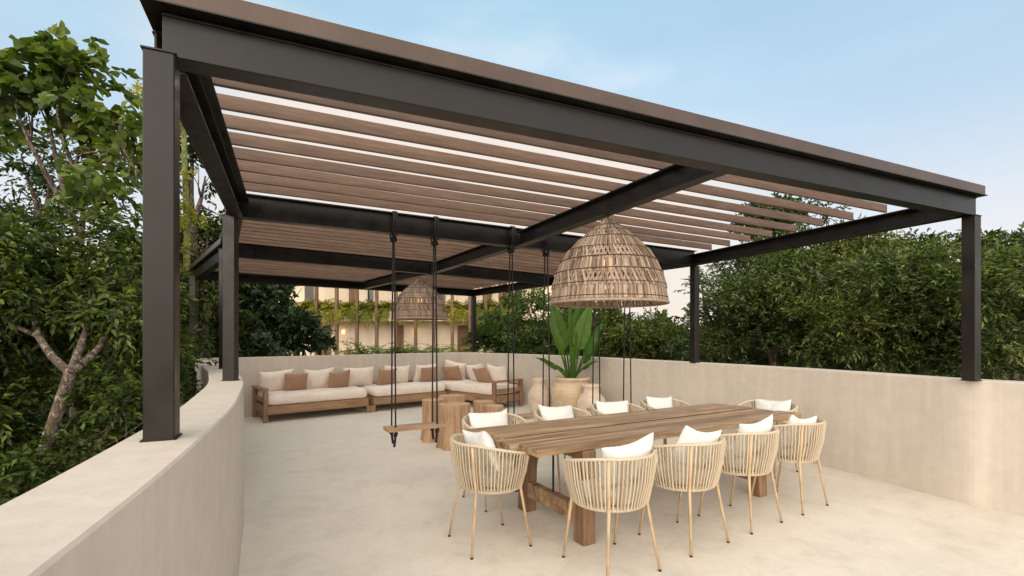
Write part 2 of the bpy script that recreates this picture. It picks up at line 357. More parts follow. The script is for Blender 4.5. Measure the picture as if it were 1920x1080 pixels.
m = MB(); top = [(p.x, p.y, 0) for p in poly]; bot = [(p.x, p.y, -.3) for p in poly]; n = len(poly)
# floor pushed a little under the walls
cx = sum(p.x for p in poly)/n; cy = sum(p.y for p in poly)/n
ex = [Vector((p.x, p.y)) for p in poly]; area = sum(ex[i].x*ex[(i+1) % n].y-ex[(i+1) % n].x*ex[i].y for i in range(n)); sgn = -1 if area > 0 else 1
off = []
for i in range(n):
    d = (ex[(i+1) % n]-ex[i-1]).normalized(); off.append(ex[i]+Vector((-d.y, d.x))*sgn*.04)
m.add([(p.x, p.y, 0) for p in off]+[(p.x, p.y, -.3) for p in off], [tuple(range(n))[::(1 if area > 0 else -1)], tuple(range(n, 2*n))]+[(i, (i+1) % n, n+(i+1) % n, n+i) for i in range(n)])
tag(m.build('terrace_floor', M['floor']), kind='structure')

# ------------------------------------------------------------ pergola
HR = EYE+1.08; BH = .165
def rp_(px, py): return at(px, py, HR)
FL, FR, C0 = rp_(304,102), rp_(1830,404), rp_(1362,322)
P1L, C1, P1R = rp_(443,409), rp_(972,464), rp_(1303,499)
P2L, C2, P2R = rp_(423,481), rp_(812,513.5), rp_(1040,535)
P3L, C3, P3R = rp_(362,524), rp_(682,542.5), rp_(888,556)
C0 = FL+(FR-FL)*((C0-FL).length/(FR-FL).length)
perg = empty('pergola', (2.3, 3.4, WT), 0, 'large dark steel pergola with brown slats shading the dining table and sofa', 'pergola')
def steel(name, *bars):
    m = MB()
    for b in bars: m.bar(*b)
    return m.build(name, M['steel'], perg, world=True, bevel=.002, seg=1)
Z = Vector((0, 0, 1))
def perp(P, Q): t = (Q-P).normalized(); return Vector((-t.y, t.x, 0))
def channel(name, P, Q, side, e=(0, 0)):    # C section, web on the outer line PQ, flanges towards side
    t = (Q-P).normalized(); P = P-t*e[0]; Q = Q+t*e[1]; n_ = perp(P, Q)*side; W = .10
    steel(name, (P+n_*.005+Z*BH/2, Q+n_*.005+Z*BH/2, .010, BH), (P+n_*(.010+W/2)+Z*.006, Q+n_*(.010+W/2)+Z*.006, W, .012), (P+n_*(.010+W/2)+Z*(BH-.006), Q+n_*(.010+W/2)+Z*(BH-.006), W, .012),
          (P-n_*.004+Z*(BH-.012), Q-n_*.004+Z*(BH-.012), .008, .008))
def ibeam(name, P, Q, e=(0, 0), W=.11, h=.225):
    t = (Q-P).normalized(); P = P+t*e[0]; Q = Q-t*e[1]
    steel(name, (P+Z*h/2, Q+Z*h/2, .010, h-.02), (P+Z*.009, Q+Z*.009, W, .012), (P+Z*(h-.006), Q+Z*(h-.006), W, .012))
channel('front_beam', FL, FR, 1)
channel('end_beam', P3L, P3R, -1)
FLs = FL-(FR-FL).normalized()*.055+(P1L-FL).normalized()*.13; P1Ls = P1L-(P1R-P1L).normalized()*.055
for A, B in ((FLs, P1Ls), (P1Ls, P2L), (P2L, P3L)): channel('side_beam', A, B, -1, (-.012, -.012))
for A, B in ((FR, P1R), (P1R, P2R), (P2R, P3R)): channel('side_beam', A, B, 1, (0, 0))
for A, B in ((P1L, P1R), (P2L, P2R)): ibeam('cross_beam', A, B, (.016, .016))
for A, B, e in ((C0, C1, (.112, .058)), (C1, C2, (.058, .058)), (C2, C3, (.058, .112))): ibeam('centre_beam', A, B, e, h=.172)
steel('slat_ledger', *[(A+perp(A, B)*-.02+Z*(BH+.045), B+perp(A, B)*-.02+Z*(BH+.045), .010, .088) for A, B in ((FLs, P1Ls), (P1Ls, P2L), (P2L, P3L))])
# capping round the edge: a thin dark plate with a copper brown upstand
def inset(poly, k):
    n = len(poly); out = []
    for i in range(n):
        a, b, c = poly[i-1], poly[i], poly[(i+1) % n]
        d1 = (b-a).normalized(); d2 = (c-b).normalized(); n1 = Vector((d1.y, -d1.x, 0)); n2 = Vector((d2.y, -d2.x, 0))
        s = (n1+n2).normalized(); out.append(b+s*(k/max(.4, s.dot(n1))))
    return out
def run_out(pts, k):                         # the open outline pushed outwards (to the right of its direction) by k
    n = len(pts); out = []
    for i in range(n):
        d1 = (pts[i]-pts[i-1]).normalized() if i else None; d2 = (pts[i+1]-pts[i]).normalized() if i < n-1 else None
        d1 = d1 or d2; d2 = d2 or d1
        n1 = Vector((d1.y, -d1.x, 0)); n2 = Vector((d2.y, -d2.x, 0)); s = (n1+n2).normalized(); out.append(pts[i]+s*(k/s.dot(n1)))
    return out
path = [P3R, P3L, P2L, P1L, FL, FR+(FR-FL).normalized()*.02]
def strip(m, A, B, z0, z1):
    n = len(A); vs = [p+Z*z0 for p in A]+[p+Z*z0 for p in B]+[p+Z*z1 for p in B]+[p+Z*z1 for p in A]; fs = []
    for i in range(n-1):
        j = i+1; fs += [(i, j, n+j, n+i), (n+i, n+j, 2*n+j, 2*n+i), (2*n+i, 2*n+j, 3*n+j, 3*n+i), (3*n+i, 3*n+j, j, i)]
    fs += [(0, n, 2*n, 3*n), (n-1, 4*n-1, 3*n-1, 2*n-1)]
    m.add(vs, fs)
m = MB(); p2 = path[:-1]+[FR+(FR-FL).normalized()*.05]
strip(m, run_out(p2, .062), run_out(p2, -.10), BH+.001, BH+.007); m.build('cap_plate', M['steel'], perg, world=True)
m = MB(); strip(m, run_out(path, .056), run_out(path, .040), BH+.0075, BH+.085)
m.build('edge_capping', M['cap'], perg, world=True)
def panel(A, B_, D_, first, step, end1=.075, last=.1):   # slats run unbroken over the centre beam, between the bay lines A, B_ and D_
    m = MB(); L = ((A[1]-A[0]).length+(D_[1]-D_[0]).length)/2; k = 0
    while first+k*step < L-last:
        u = (first+k*step)/L; k += 1; j = rnd.uniform(-.002, .002)
        P, Q, S_ = (X[0].lerp(X[1], u) for X in (A, B_, D_)); S_ = S_-(S_-Q).normalized()*end1
        h = Z*(BH+.0505+j); m.bar(P+h, Q+h, .026, .079); m.bar(Q+h, S_+h, .026, .079)
    return m.build('slat_panel', M['slat'], perg, world=True, bevel=.003, seg=1)
CL = [(FL, P1L), (P1L, P2L), (P2L, P3L)]; CM = [(C0, C1), (C1, C2), (C2, C3)]; CR = [(FR, P1R), (P1R, P2R), (P2R, P3R)]
panel(CL[0], CM[0], CR[0], .03, .300, .075, .26); panel(CL[1], CM[1], CR[1], .17, .258); panel(CL[2], CM[2], CR[2], .16, .255)
def post(px, d, ang, dz=0, base=WT-.002, wv=.10):
    x = (px-960)/F*d; m = MB(); a = R(ang); Mz = Matrix.Rotation(a, 3, 'Z')
    m.box((x, d, (base+HR-.003+dz)/2), (wv, wv, HR-.003+dz-base), Mz)
    o = m.build('post', M['steel'], perg, world=True, bevel=.004, seg=1)
    m = MB(); m.box((x, d, HR-.0015+dz), (wv+.012, wv+.012, .006), Mz); m.build('head_plate', M['steel'], o, world=True)
    m = MB(); m.box((x, d, WT+.003), (wv+.014, wv+.014, .006), Mz); m.build('base_plate', M['steel'], o, world=True)
def post_at(P, dx, dy, ang): post(960+F*(P.x+dx)/(P.y+dy), P.y+dy, ang)
post(303.5, 1.87, 24.4); post(432.5, 4.36, 9); post_at(FR, -.01, .035, 24.4); post(1302.5, 7.42, 28); post(888.5, 12.95, 37)
post(421.5, 6.0, 8); post(363, 8.62, 8)

# ------------------------------------------------------------ pendant lamps of dried reed
def make_lamp(loc, label):
    root = empty('pendant_lamp', loc, 0, label, 'pendant lamp', 'woven reed pendant lamps under the pergola')
    prof = [(.045,.66),(.10,.615),(.155,.570),(.235,.505),(.322,.413),(.378,.327),(.420,.232),(.443,.133),(.455,.033),(.462,0)]
    m = MB(); tw = MB(); N = 168
    for i in range(len(prof)-1):
        (r0, z0), (r1, z1) = prof[i], prof[i+1]
        nn = max(40, int(N*(r1/.46)**.8)) // 2 * 2; crossed = i in (2, 4, 6)
        for k in range(nn):
            for s in ((-1, 1) if crossed else (0,)):
                if crossed and (k % 2): continue
                a = 2*math.pi*(k+rnd.uniform(-.25, .25))/nn; tw_ = s*2*math.pi/nn*rnd.uniform(1.2, 1.6); j = .0035*s
                z1_, r1_ = (z1-.022, r1+.010) if i < len(prof)-2 else (z1, r1)
                cw = (1.06 if crossed else .92)*2*math.pi/nn*rnd.uniform(.75, 1.1)
                P0 = Vector(((r0+j)*math.cos(a-tw_), (r0+j)*math.sin(a-tw_), z0+.006)); P1 = Vector(((r1_+j)*math.cos(a+tw_), (r1_+j)*math.sin(a+tw_), z1_+rnd.uniform(-.006, .004)))
                rd = Vector((math.cos(a), math.sin(a), .25)).normalized()
                m.bar(P0, P1, cw*r0, .003, rd, cw*r1_, .003)
        tw.ring(r1+.008, z1, .0035, 72, 5)
    m.build('shade', M['reed'], root); tw.build('weave_ring', M['twine'], root, smooth=True)
    MB().ring(.466, -.004, .011, 80, 7).build('rim', M['reed'], root, smooth=True)
    h = MB(); h.tube([(0, 0, .64), (0, 0, .70), (.012, 0, .72), (0, 0, .735), (-.012, 0, .72), (0, 0, .70)], .004, 6); h.lathe([(0, .665), (.045, .66), (.05, .645), (0, .64)], 16)
    h.tube([(0, 0, .64), (0, 0, .43)], .004, 6); h.lathe([(0, .44), (.02, .435), (.02, .38), (0, .37)], 12)
    h.build('hook', M['rubber'], root, smooth=True)
    MB().lathe([(0, .375), (.02, .37), (.04, .33), (.042, .305), (.03, .275), (0, .262)], 16).build('bulb', M['bulb'], root, smooth=True)
    return root
q = far(1140, 575, 4.30); s_ = 4.30/3.92
make_lamp((q.x, q.y, EYE+.275*s_), 'largest and nearest woven reed dome lamp hanging above the dining table').scale = (s_,)*3
q = far(787, 599, 8.55)
make_lamp((q.x, q.y, EYE+.30*1.08), 'smaller looking farther woven reed dome lamp hanging in front of the sofa').scale = (1.04,)*3

# ------------------------------------------------------------ swings
def swing(pxl, pxr, A, B, label, rise=0):
    def onb(px):
        k = (px-960)/F; d = B-A; t_ = (k*A.y-A.x)/(d.x-k*d.y); return A+d*t_
    L_, R_ = onb(pxl), onb(pxr); c = (L_+R_)/2; zs = .555
    u = (B-A).normalized(); ang = math.atan2(u.y, u.x)
    root = empty('rope_swing', (c.x, c.y, zs), ang, label, 'swing', 'plank swings hung on black ropes from the pergola')
    hw = (R_-L_).length/2; top = HR+.225-zs
    m = MB(); m.box((0, 0, 0), (hw*2+.17, .20, .04)); m.build('seat', M['plankseat'], root, bevel=.006)
    for sx_ in (-1, 1):
        r = MB(); X = sx_*hw
        for sy in (-1, 1):
            y = sy*.075; j = rnd.uniform(-.006, .006)
            r.tube([(X+j, sy*.058, top+.006), (X+j, sy*.066, top-.09), (X+.004*sy, sy*.034, HR-zs-.03), (X, y*.8, 1.0), (X, y, .02), (X+.002, y, -.06)], .0088, 7)
            r.lathe([(0, 0)], 3) if False else None
            # knot and tail below the plank
            for q_ in range(5):
                g = q_*1.3; r.tube([(X+.016*math.cos(g), y+.016*math.sin(g), -.03-.006*q_), (X-.016*math.cos(g+.6), y-.016*math.sin(g+.6), -.045-.004*q_)], .016, 6)
            r.tube([(X, y, -.06), (X+.008*sy, y+.01*sy, -.11), (X+.018*sy, y+.012*sy, -.175)], .0125, 6)
        # loops over the beam and the lashing just under it
        for dx in (-.017, .017):
            r.tube([(X+dx, .066, HR-zs-.01), (X+dx, .068, top-.002), (X+dx*.6, .03, top+.010), (X+dx*.6, -.03, top+.010), (X+dx, -.068, top-.002), (X+dx, -.066, HR-zs-.01), (X, -.03, HR-zs-.04), (X, .03, HR-zs-.04), (X+dx, .066, HR-zs-.01)], .008, 6)
        for q_ in range(3): r.tube([(X-.026, -.03, HR-zs-.035-.014*q_), (X+.026, -.026, HR-zs-.04-.014*q_), (X+.026, .03, HR-zs-.038-.014*q_), (X-.026, .03, HR-zs-.04-.014*q_), (X-.026, -.03, HR-zs-.035-.014*q_)], .007, 6)
        r.build('rope', M['rope'], root, smooth=True)
    return root
swing(738, 815, P1L, C1, 'plank swing at the left, its seat clear of the table in front of the stumps')
swing(958, 1024, C1, P1R, 'black roped swing behind the left half of the table, left of the potted plant')
swing(1118, 1176, C1, P1R, 'black roped swing farthest right, hanging behind the large woven lamp')

# ------------------------------------------------------------ pillows
def pillow_mb(w_, h_, t_, n=14, seed=0, sag=.0, pinch=.07):
    m = MB(); r = random.Random(seed); ph = [r.uniform(0, 6) for _ in range(6)]; vs = []; idx = {}
    for side in (1, -1):
        for i in range(n+1):
            for j in range(n+1):
                edge = i in (0, n) or j in (0, n)
                if side == -1 and edge: idx[(side, i, j)] = idx[(1, i, j)]; continue
                u = 2*i/n-1; v_ = 2*j/n-1
                u2 = math.sin(u*math.pi/2); v2 = math.sin(v_*math.pi/2)
                px_ = u2*(1-pinch*(1-v2*v2)*abs(u2)); py_ = v2*(1-pinch*(1-u2*u2)*abs(v2))
                th = max(0, (1-u2**4)*(1-v2**4))**.42*(.62+.38*(1-u2*u2)*(1-v2*v2))
                wr = .10*math.sin(5*u+ph[0]+2*v_)*math.sin(4*v_+ph[1])*th+.05*math.sin(11*u-6*v_+ph[2])*th
                y = side*t_/2*(th+wr*.7)
                z = py_*h_/2-sag*h_*(1-u2*u2)*(v2+1)/2*.5
                idx[(side, i, j)] = len(vs); vs.append((px_*w_/2+.008*math.sin(3*v_+ph[3]), y+.012*math.sin(2.3*u+ph[4]), z+.006*math.sin(4*u+ph[5])))
    fs = []
    for side in (1, -1):
        for i in range(n):
            for j in range(n):
                q = (idx[(side,i,j)], idx[(side,i+1,j)], idx[(side,i+1,j+1)], idx[(side,i,j+1)])
                fs.append(q[::-1] if side == 1 else q)
    return m.add(vs, fs)
def pillow(name, mat, size, loc, face, lean, label, cat, group, seed, roll=0, sag=.1, pinch=.07):
    # face = direction the pillow front looks (degrees, 0 = +Y local), lean = backwards tilt
    o = pillow_mb(*size, seed=seed, sag=sag, pinch=pinch).build(name, mat, None, smooth=True)
    o.location = loc; o.rotation_euler = (Matrix.Rotation(R(face), 3, 'Z') @ Matrix.Rotation(R(-lean), 3, 'X') @ Matrix.Rotation(R(roll), 3, 'Y')).to_euler()
    return tag(o, label, cat, group)
def slab_cushion(L, D, H, seed, n=(22, 9)):   # a soft rectangular mattress, origin at its lower centre
    r = random.Random(seed); ph = [r.uniform(0, 6) for _ in range(6)]; m = MB(); vs = []; e_ = .055
    nx, ny = n
    prof = [(0, 0), (.0, .0)]
    rings = []
    lev = [(-.03, 0), (-.006, .02), (0, .05), (.006, H*.5), (0, H-.05), (-.012, H-.022), (-.035, H-.004), (-.07, H)]
    per = []
    for i in range(nx): per.append((-1+2*i/nx, -1))
    for j in range(ny): per.append((1, -1+2*j/ny))
    for i in range(nx): per.append((1-2*i/nx, 1))
    for j in range(ny): per.append((-1, 1-2*j/ny))
    for off_, z in lev:
        for (u, v_) in per:
            k = math.hypot(max(0, abs(u)*L/2-(L/2-e_)), max(0, abs(v_)*D/2-(D/2-e_)))
            cr = .0 if k <= e_ else (k-e_)
            x = u*(L/2+off_)-(math.copysign(cr*.7, u) if abs(u)*L/2 > L/2-e_ and abs(v_)*D/2 > D/2-e_ else 0)
            y = v_*(D/2+off_)-(math.copysign(cr*.7, v_) if abs(u)*L/2 > L/2-e_ and abs(v_)*D/2 > D/2-e_ else 0)
            wv_ = .006*math.sin(7*u*L+ph[0])+.005*math.sin(13*u*L+5*v_+ph[1])
            rings.append((x, y+wv_*(abs(v_) > .99), z+(.008*math.sin(5*u*L+ph[2]) if z > H*.6 else 0)))
    k = len(per); fs = [(i*k+j, i*k+(j+1) % k, (i+1)*k+(j+1) % k, (i+1)*k+j) for i in range(len(lev)-1) for j in range(k)]
    top0 = (len(lev)-1)*k; c0 = len(rings)
    rings.append((0, 0, H+.012)); fs += [(top0+j, top0+(j+1) % k, c0) for j in range(k)]; fs.append(tuple(range(k))[::-1])
    return m.add(rings, fs)

# ------------------------------------------------------------ dining table
TZ = .74
tA = R(30.5); tx = Vector((math.cos(tA), math.sin(tA), 0)); ty = Vector((-math.sin(tA), math.cos(tA), 0)); tc_ = Vector((1.30, 4.57, 0))
tab = empty('dining_table', tc_, tA, 'long weathered wooden dining table with thick gapped planks', 'dining table')
m = MB(); y = -.50; ends = [(-1.60, 1.63), (-1.66, 1.60), (-1.62, 1.585), (-1.69, 1.56)]
for k, (wd, (a, b)) in enumerate(zip((.245, .215, .235, .225), ends)):
    m.box(((a+b)/2, y+wd/2, TZ-.024+(0, -.005, .002, -.003)[k]), (b-a, wd, .048), Matrix.Rotation(R(.12*(k-1.5)), 3, 'Z')); y += wd+.022
m.build('tabletop', M['table'], tab, bevel=.004)
m = MB(); y = -.50+.245  # dark strips set in the plank gaps to imitate the shade there
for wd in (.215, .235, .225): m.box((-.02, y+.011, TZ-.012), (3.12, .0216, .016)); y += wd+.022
m.build('plank_gap_shade', M['gapshade'], tab)
for X, tl in ((-1.15, 1), (.97, -1)):
    for sy in (-1, 1):
        l = MB(); l.bar((X, sy*.40-.05, .0), (X, sy*.375-.05, TZ-.115), .125, .115, (1, 0, 0)); l.build('leg', M['tleg'], tab, bevel=.006)
    l = MB(); l.box((X, -.05, TZ-.085), (.12, .92, .068)); l.build('upper_rail', M['tleg'], tab, bevel=.005)
    l = MB(); l.box((X-.005, -.05, .20), (.075, .66, .13)); l.build('lower_rail', M['table'], tab, bevel=.005)
    l = MB(); l.tube([(X+.05*tl*0, -.05, .26), (X, -.05, TZ-.12)], .009, 8)
    l.bar((X-.10, .36, .17), (X-.10, .40, TZ-.06), .012, .05, (1, 0, 0)); l.box((X+.17, -.05, TZ-.058), (.24, .40, .012))
    l.build('steel_brace', M['rubber'], tab)
l = MB(); l.box((-.09, -.05, TZ-.075), (1.98, .07, .05)); l.build('centre_stringer', M['tleg'], tab, bevel=.004)

# ------------------------------------------------------------ rope chairs
def rim_pt(s, lo=False):                    # s in -1..1 round the horseshoe; chair faces +Y, opening in front
    a = s*R(128); k = abs(s)
    if not lo: r1, r2, z = .305, .285, .765-.085*max(0, (k-.35)/.65)**1.3
    else: r1, r2, z = .238, .225, .435
    return Vector((r1*math.sin(a), -r2*math.cos(a)-.0, z))
def make_chair():
    root = empty('rope_chair', (0, 0, 0))
    fr = MB(); N = 40
    up = [rim_pt(-1+2*i/N) for i in range(N+1)]; dn = [rim_pt(-1+2*i/N, True) for i in range(N+1)]
    fr.tube(up, .0115, 8); fr.build('rim', M['cord'], root, smooth=True)
    rg = MB(); full = [Vector((.238*math.sin(2*math.pi*i/48), -.225*math.cos(2*math.pi*i/48), .432)) for i in range(49)]
    rg.tube(full, .013, 8, cap=False); rg.build('seat_ring', M['cord'], root, smooth=True)
    ro = MB(); K = 48
    for i in range(K+1):
        s = -1+2*i/K; a = rim_pt(s); b = rim_pt(s+rnd.uniform(-.004, .004), True); n_ = Vector((a.x, a.y, 0)).normalized()
        for lay in (1, -1):
            o_ = n_*.0135*lay; ds = rnd.uniform(-.004, .004)
            a2 = rim_pt(max(-1, min(1, s+ds))); P, Q = a2+o_*.9, b+o_
            mid = (P+Q)/2+n_*(.012 if lay > 0 else .004)
            ro.tube([P, mid, Q], .0063 if lay > 0 else .0045, 5, cap=False)
    ro.build('rope_back', M['cord'], root, smooth=True)
    for s, fx, fy in ((-.30, -.215, -.245), (.30, .215, -.245), (-.985, -.225, .215), (.985, .225, .215)):
        l = MB(); P = rim_pt(s); Q = rim_pt(s, True); n_ = Vector((P.x, P.y, 0)).normalized()
        l.tube([P+n_*.012-Vector((0,0,.01)), (P+Q)/2+n_*.02, Q+n_*.016, Vector((fx, fy, .012))], [.0115, .0115, .0115, .009], 8)
        lg = l.build('leg', M['cleg'], root, smooth=True)
        MB().lathe([(0, 0), (.0105, 0), (.0105, .010), (.0092, .013), (0, .013)], 10).build('foot_cap', M['rubber'], lg).location = (fx, fy, 0)
    se = MB(); se.lathe([(0, .428), (.222, .428), (.226, .440), (.222, .45), (0, .45)], 28); se.build('seat', M['cord'], root)
    pd = MB(); pd.lathe([(0, .455), (.19, .453), (.212, .465), (.218, .49), (.205, .515), (.15, .528), (0, .532)], 32, lambda g, z: .02*math.sin(3*g+1)+.012*math.sin(7*g)); pd.build('seat_pad', M['seatpad'], root, smooth=True)
    return root
proto = make_chair()
GC = 'rope armchairs around the dining table'; GP = 'white pillows in the dining chairs'
def world_t(X, Y): q = tc_+tx*X+ty*Y; return q
chairs = [
 # (x, y, facing degrees, chair label, pillow label, pillow height, pillow roll, pillow shift)
 (.655, 3.27, 28, 'rope armchair nearest the camera, leftmost on the near long side of the table', 'white pillow in the rope chair nearest the camera', .045, -7, .06),
 (1.285, 3.68, 33, 'second rope armchair from the left on the near long side, beside the nearest chair', 'white pillow with a raised corner in the second chair on the near side', .045, 10, .03),
 (1.895, 4.07, 33, 'third rope armchair from the left on the near long side of the table', 'white pillow in the third chair on the near side', .045, -6, .04),
 (2.53, 4.47, 33, 'fourth and last rope armchair on the near side, closest to the beige wall', 'crumpled white pillow just above the rim of the rightmost near chair', .01, 6, .0),
 (-.16, 3.63, -62, 'rope armchair at the left head of the table, on the open floor', 'white pillow leaning in the chair at the left head of the table', .04, -9, .05),
]
for X, lab, pl in ((-1.27, 'rope armchair on the far side of the table, nearest the tree stumps', 'wide white pillow on the far side, just right of the stumps'),
                   (-.48, 'second rope armchair from the left on the far side of the table', 'white pillow on the far side in front of the left clay jar'),
                   (.27, 'third rope armchair on the far side, before the big pot', 'white pillow on the far side in front of the right clay jar'),
                   (1.02, 'fourth rope armchair on the far side, half hidden by the middle of the tabletop', 'low white pillow showing above the middle of the far table edge')):
    p = world_t(X, .70); chairs.append((p.x, p.y, 210+rnd.uniform(-4, 4), lab, pl, .01, rnd.uniform(-6, 6), 0))
p = world_t(1.86, .02); chairs.append((p.x, p.y, 121, 'rope armchair at the right head of the table, almost hidden behind the tabletop', 'white pillow peeping over the right end of the tabletop', .0, 4, 0))
for i, (x, y, rz, lab, pl, dz, roll, sh) in enumerate(chairs):
    o = proto if i == 0 else copy_tree(proto)
    o.location = (x, y, 0); o.rotation_euler = (0, 0, R(rz)); tag(o, lab, 'chair', GC)
    a = R(rz); f = Vector((-math.sin(a), math.cos(a), 0)); s = Vector((math.cos(a), math.sin(a), 0))
    c = Vector((x, y, 0))-f*.10+s*sh; c.z = .66+dz
    pillow('pillow', M['white'], (.44, .31, .13), c, rz, -20, pl, 'pillow', GP, 40+i, roll, .12)

# ------------------------------------------------------------ sofa
ua = math.atan2(ub.y, ub.x); U = Vector((ub.x, ub.y, 0)); V = Vector((nb.x, nb.y, 0)); CW = Vector((corner.x, corner.y, 0))
def sp(a, b, z=0): return CW+U*a-V*b+Z*z      # a along the back wall from the corner (negative = left), b out from the wall
def sofa(loc, rz, L, D, label, arm_left, arm_right, seed):
    root = empty('sofa', loc, rz, label, 'sofa', 'wooden terrace sofas in an L round the corner')
    r = MB(); r.box((0, -D/2+.03, .215), (L-.10, .045, .15)); r.box((0, D/2-.03, .215), (L-.10, .045, .15))
    for s in (-1, 1): r.box((s*(L/2-.06), 0, .215), (.045, D-.11, .149))
    for k in range(7): r.box((-L/2+.2+k*(L-.4)/6, 0, .292), (.12, D-.10, .018))
    r.build('seat_frame', M['sofaX'], root, bevel=.004)
    for s, arm in ((-1, arm_left), (1, arm_right)):
        for q in (-1, 1):
            h = .56 if arm else .135
            z0 = h/2; wq = .075 if arm else .10
            MB().box((s*(L/2-.04), q*(D/2-.04), z0), (wq, .075, h)).build('leg', M['sofaZ'], root, bevel=.005)
        if arm:
            MB().box((s*(L/2-.04), 0, .585), (.095, D+.01, .042)).build('armrest', M['sofaX'], root, bevel=.005)
            MB().box((s*(L/2-.04), 0, .385), (.04, D-.16, .08)).build('side_rail', M['sofaX'], root, bevel=.004)
    b = MB(); b.box((0, D/2-.022, .46), (L-.16, .03, .10)); b.box((0, D/2-.022, .33), (L-.16, .03, .08)); b.build('back_rail', M['sofaX'], root, bevel=.004)
    slab_cushion(L-.13, D-.05, .185, seed).build('seat_cushion', M['cream'], root, smooth=True).location = (0, -.02, .302)
    return root
D = .90; L1 = 2.02
fA = at(486, 789.5, 0)                        # left front foot of the sofa on the floor
a0 = (fA-CW).dot(U)                           # along-wall coordinate of the left end
gap = -a0-.98
La = 1.98; Lb = -a0-La-.93
q = sp(a0+La/2, .08+D/2); sofa(q, ua, La, D, 'left sofa with an open wooden arm and one long cream seat cushion', True, False, 1)
q = sp(a0+La+Lb/2+.01, .08+D/2); sofa(q, ua, Lb, D, 'middle armless sofa with a cream seat cushion, behind the left swing', False, False, 2)
wr_ = (iR[8]-corner).normalized(); UR = Vector((wr_.x, wr_.y, 0)); VR = Vector((-wr_.y, wr_.x, 0)); ur = math.atan2(wr_.y, wr_.x)
Lr = 2.15; q = CW+UR*(.10+Lr/2)-VR*(.09+D/2)
if VR.dot(Vector((1, 0, 0))) < 0: VR = -VR; q = CW+UR*(.10+Lr/2)-VR*(.09+D/2)
sofa(q, ur, Lr, D, 'right sofa along the beige wall, ending in an open wooden arm', False, True, 3)
def on_wall(px, b, frame='B'):               # point on a line b metres out from the wall, under photo column px
    O, T = (sp(0, b), U) if frame == 'B' else (CW-VR*b, UR)
    k = (px-960)/F; t_ = (k*O.y-O.x)/(T.x-k*T.y); return O+T*t_
GW = 'white back pillows on the sofas'; GB = 'tan scatter pillows on the sofas'
ad = math.degrees(ua); ard = math.degrees(ur)
wl = [(519, 'leftmost white back pillow on the sofa, beside the open wooden arm', .62), (598, 'second white back pillow from the left, between two tan pillows', .60),
      (672, 'third white back pillow from the left, wide and plain', .66), (743, 'white back pillow half behind the left swing ropes', .60), (797, 'white back pillow with a dark seam behind the fourth tan pillow', .55)]
for i, (px, lab, wd) in enumerate(wl):
    c = on_wall(px, .33); c.z = .68
    pillow('pillow', M['cream'], (wd, .45, .21), c, ad, 16 if False else -17, lab, 'pillow', GW, 70+i, rnd.uniform(-3, 3), .10, .05)
for i, (px, lab, wd, b, fz, rl) in enumerate([(853, 'tallest white back pillow, standing cornerwise in the corner of the sofas', .56, .34, ard+25, 9), (893, 'white back pillow right of the corner, behind the last tan pillow', .56, .33, ard, -6), (932, 'rightmost white back pillow, next to the right wooden arm', .56, .33, ard, 3)]):
    c = on_wall(px, b, 'R'); c.z = .72 if i == 0 else .68
    pillow('pillow', M['cream'], (wd, .45, .2), c, fz, -17, lab, 'pillow', GW, 80+i, rl, .10, .05)
for i, (px, lab, b, fr_, fz) in enumerate([(555, 'tan pillow farthest left on the sofa', .52, 'B', ad), (636, 'second tan pillow from the left', .52, 'B', ad), (725, 'third tan pillow from the left, crossed by the swing ropes', .52, 'B', ad),
        (804, 'fourth tan pillow from the left, just before the corner', .52, 'B', ad-4), (848, 'tan pillow leaning in the corner, right of the swing ropes', .56, 'R', ard+28), (903, 'rightmost tan pillow, behind the right wooden arm', .52, 'R', ard)]):
    c = on_wall(px, b, fr_); c.z = .655
    pillow('scatter_pillow', M['tan'], (.43, .41, .13), c, fz, -24, lab, 'pillow', GB, 90+i, rnd.uniform(-5, 5), .08, .06)

# ------------------------------------------------------------ tree stumps
def stump(px, py, h, r, label, seed, lob=.07):
    q = at(px, py, h); rr = random.Random(seed); ph = [rr.uniform(0, 6) for _ in range(4)]
    wob = lambda g, z: lob*math.sin(2*g+ph[0])+lob*.7*math.sin(3*g+ph[1])+lob*.35*math.sin(7*g+ph[2])+.012*math.sin(17*g+ph[3]+z*2)+(.10*(1-z/h)**3*math.sin(5*g+ph[1]))
    root = empty('stump_stool', (q.x, q.y, 0), 0, label, 'stump', 'tree stump stools before the sofa')
    MB().lathe([(r*1.08, 0), (r*1.05, .03), (r*1.0, h*.3), (r*.98, h*.7), (r, h-.012), (r*.985, h-.002)], 72, wob).build('trunk_block', M['stump'], root, smooth=True)
    MB().lathe([(r*.985, h-.002), (r*.6, h+.001), (r*.3, h), (.001, h+.001)], 72, lambda g, z: wob(g, h)).build('cut_top', M['stumptop'], root)
stump(853, 757, .60, .205, 'largest tree stump, in front, right behind the left swing', 1)
stump(812, 749, .60, .165, 'fluted tree stump left of the largest one, behind the swing seat', 2, .11)
stump(848, 741, .56, .20, 'tree stump at the back, half hidden behind the two front stumps', 3)
stump(906, 752, .46, .165, 'small low stump standing before the right arm of the sofa', 4, .04)
stump(926, 760, .46, .16, 'small low stump touching the wide white pillow from behind', 5, .04)

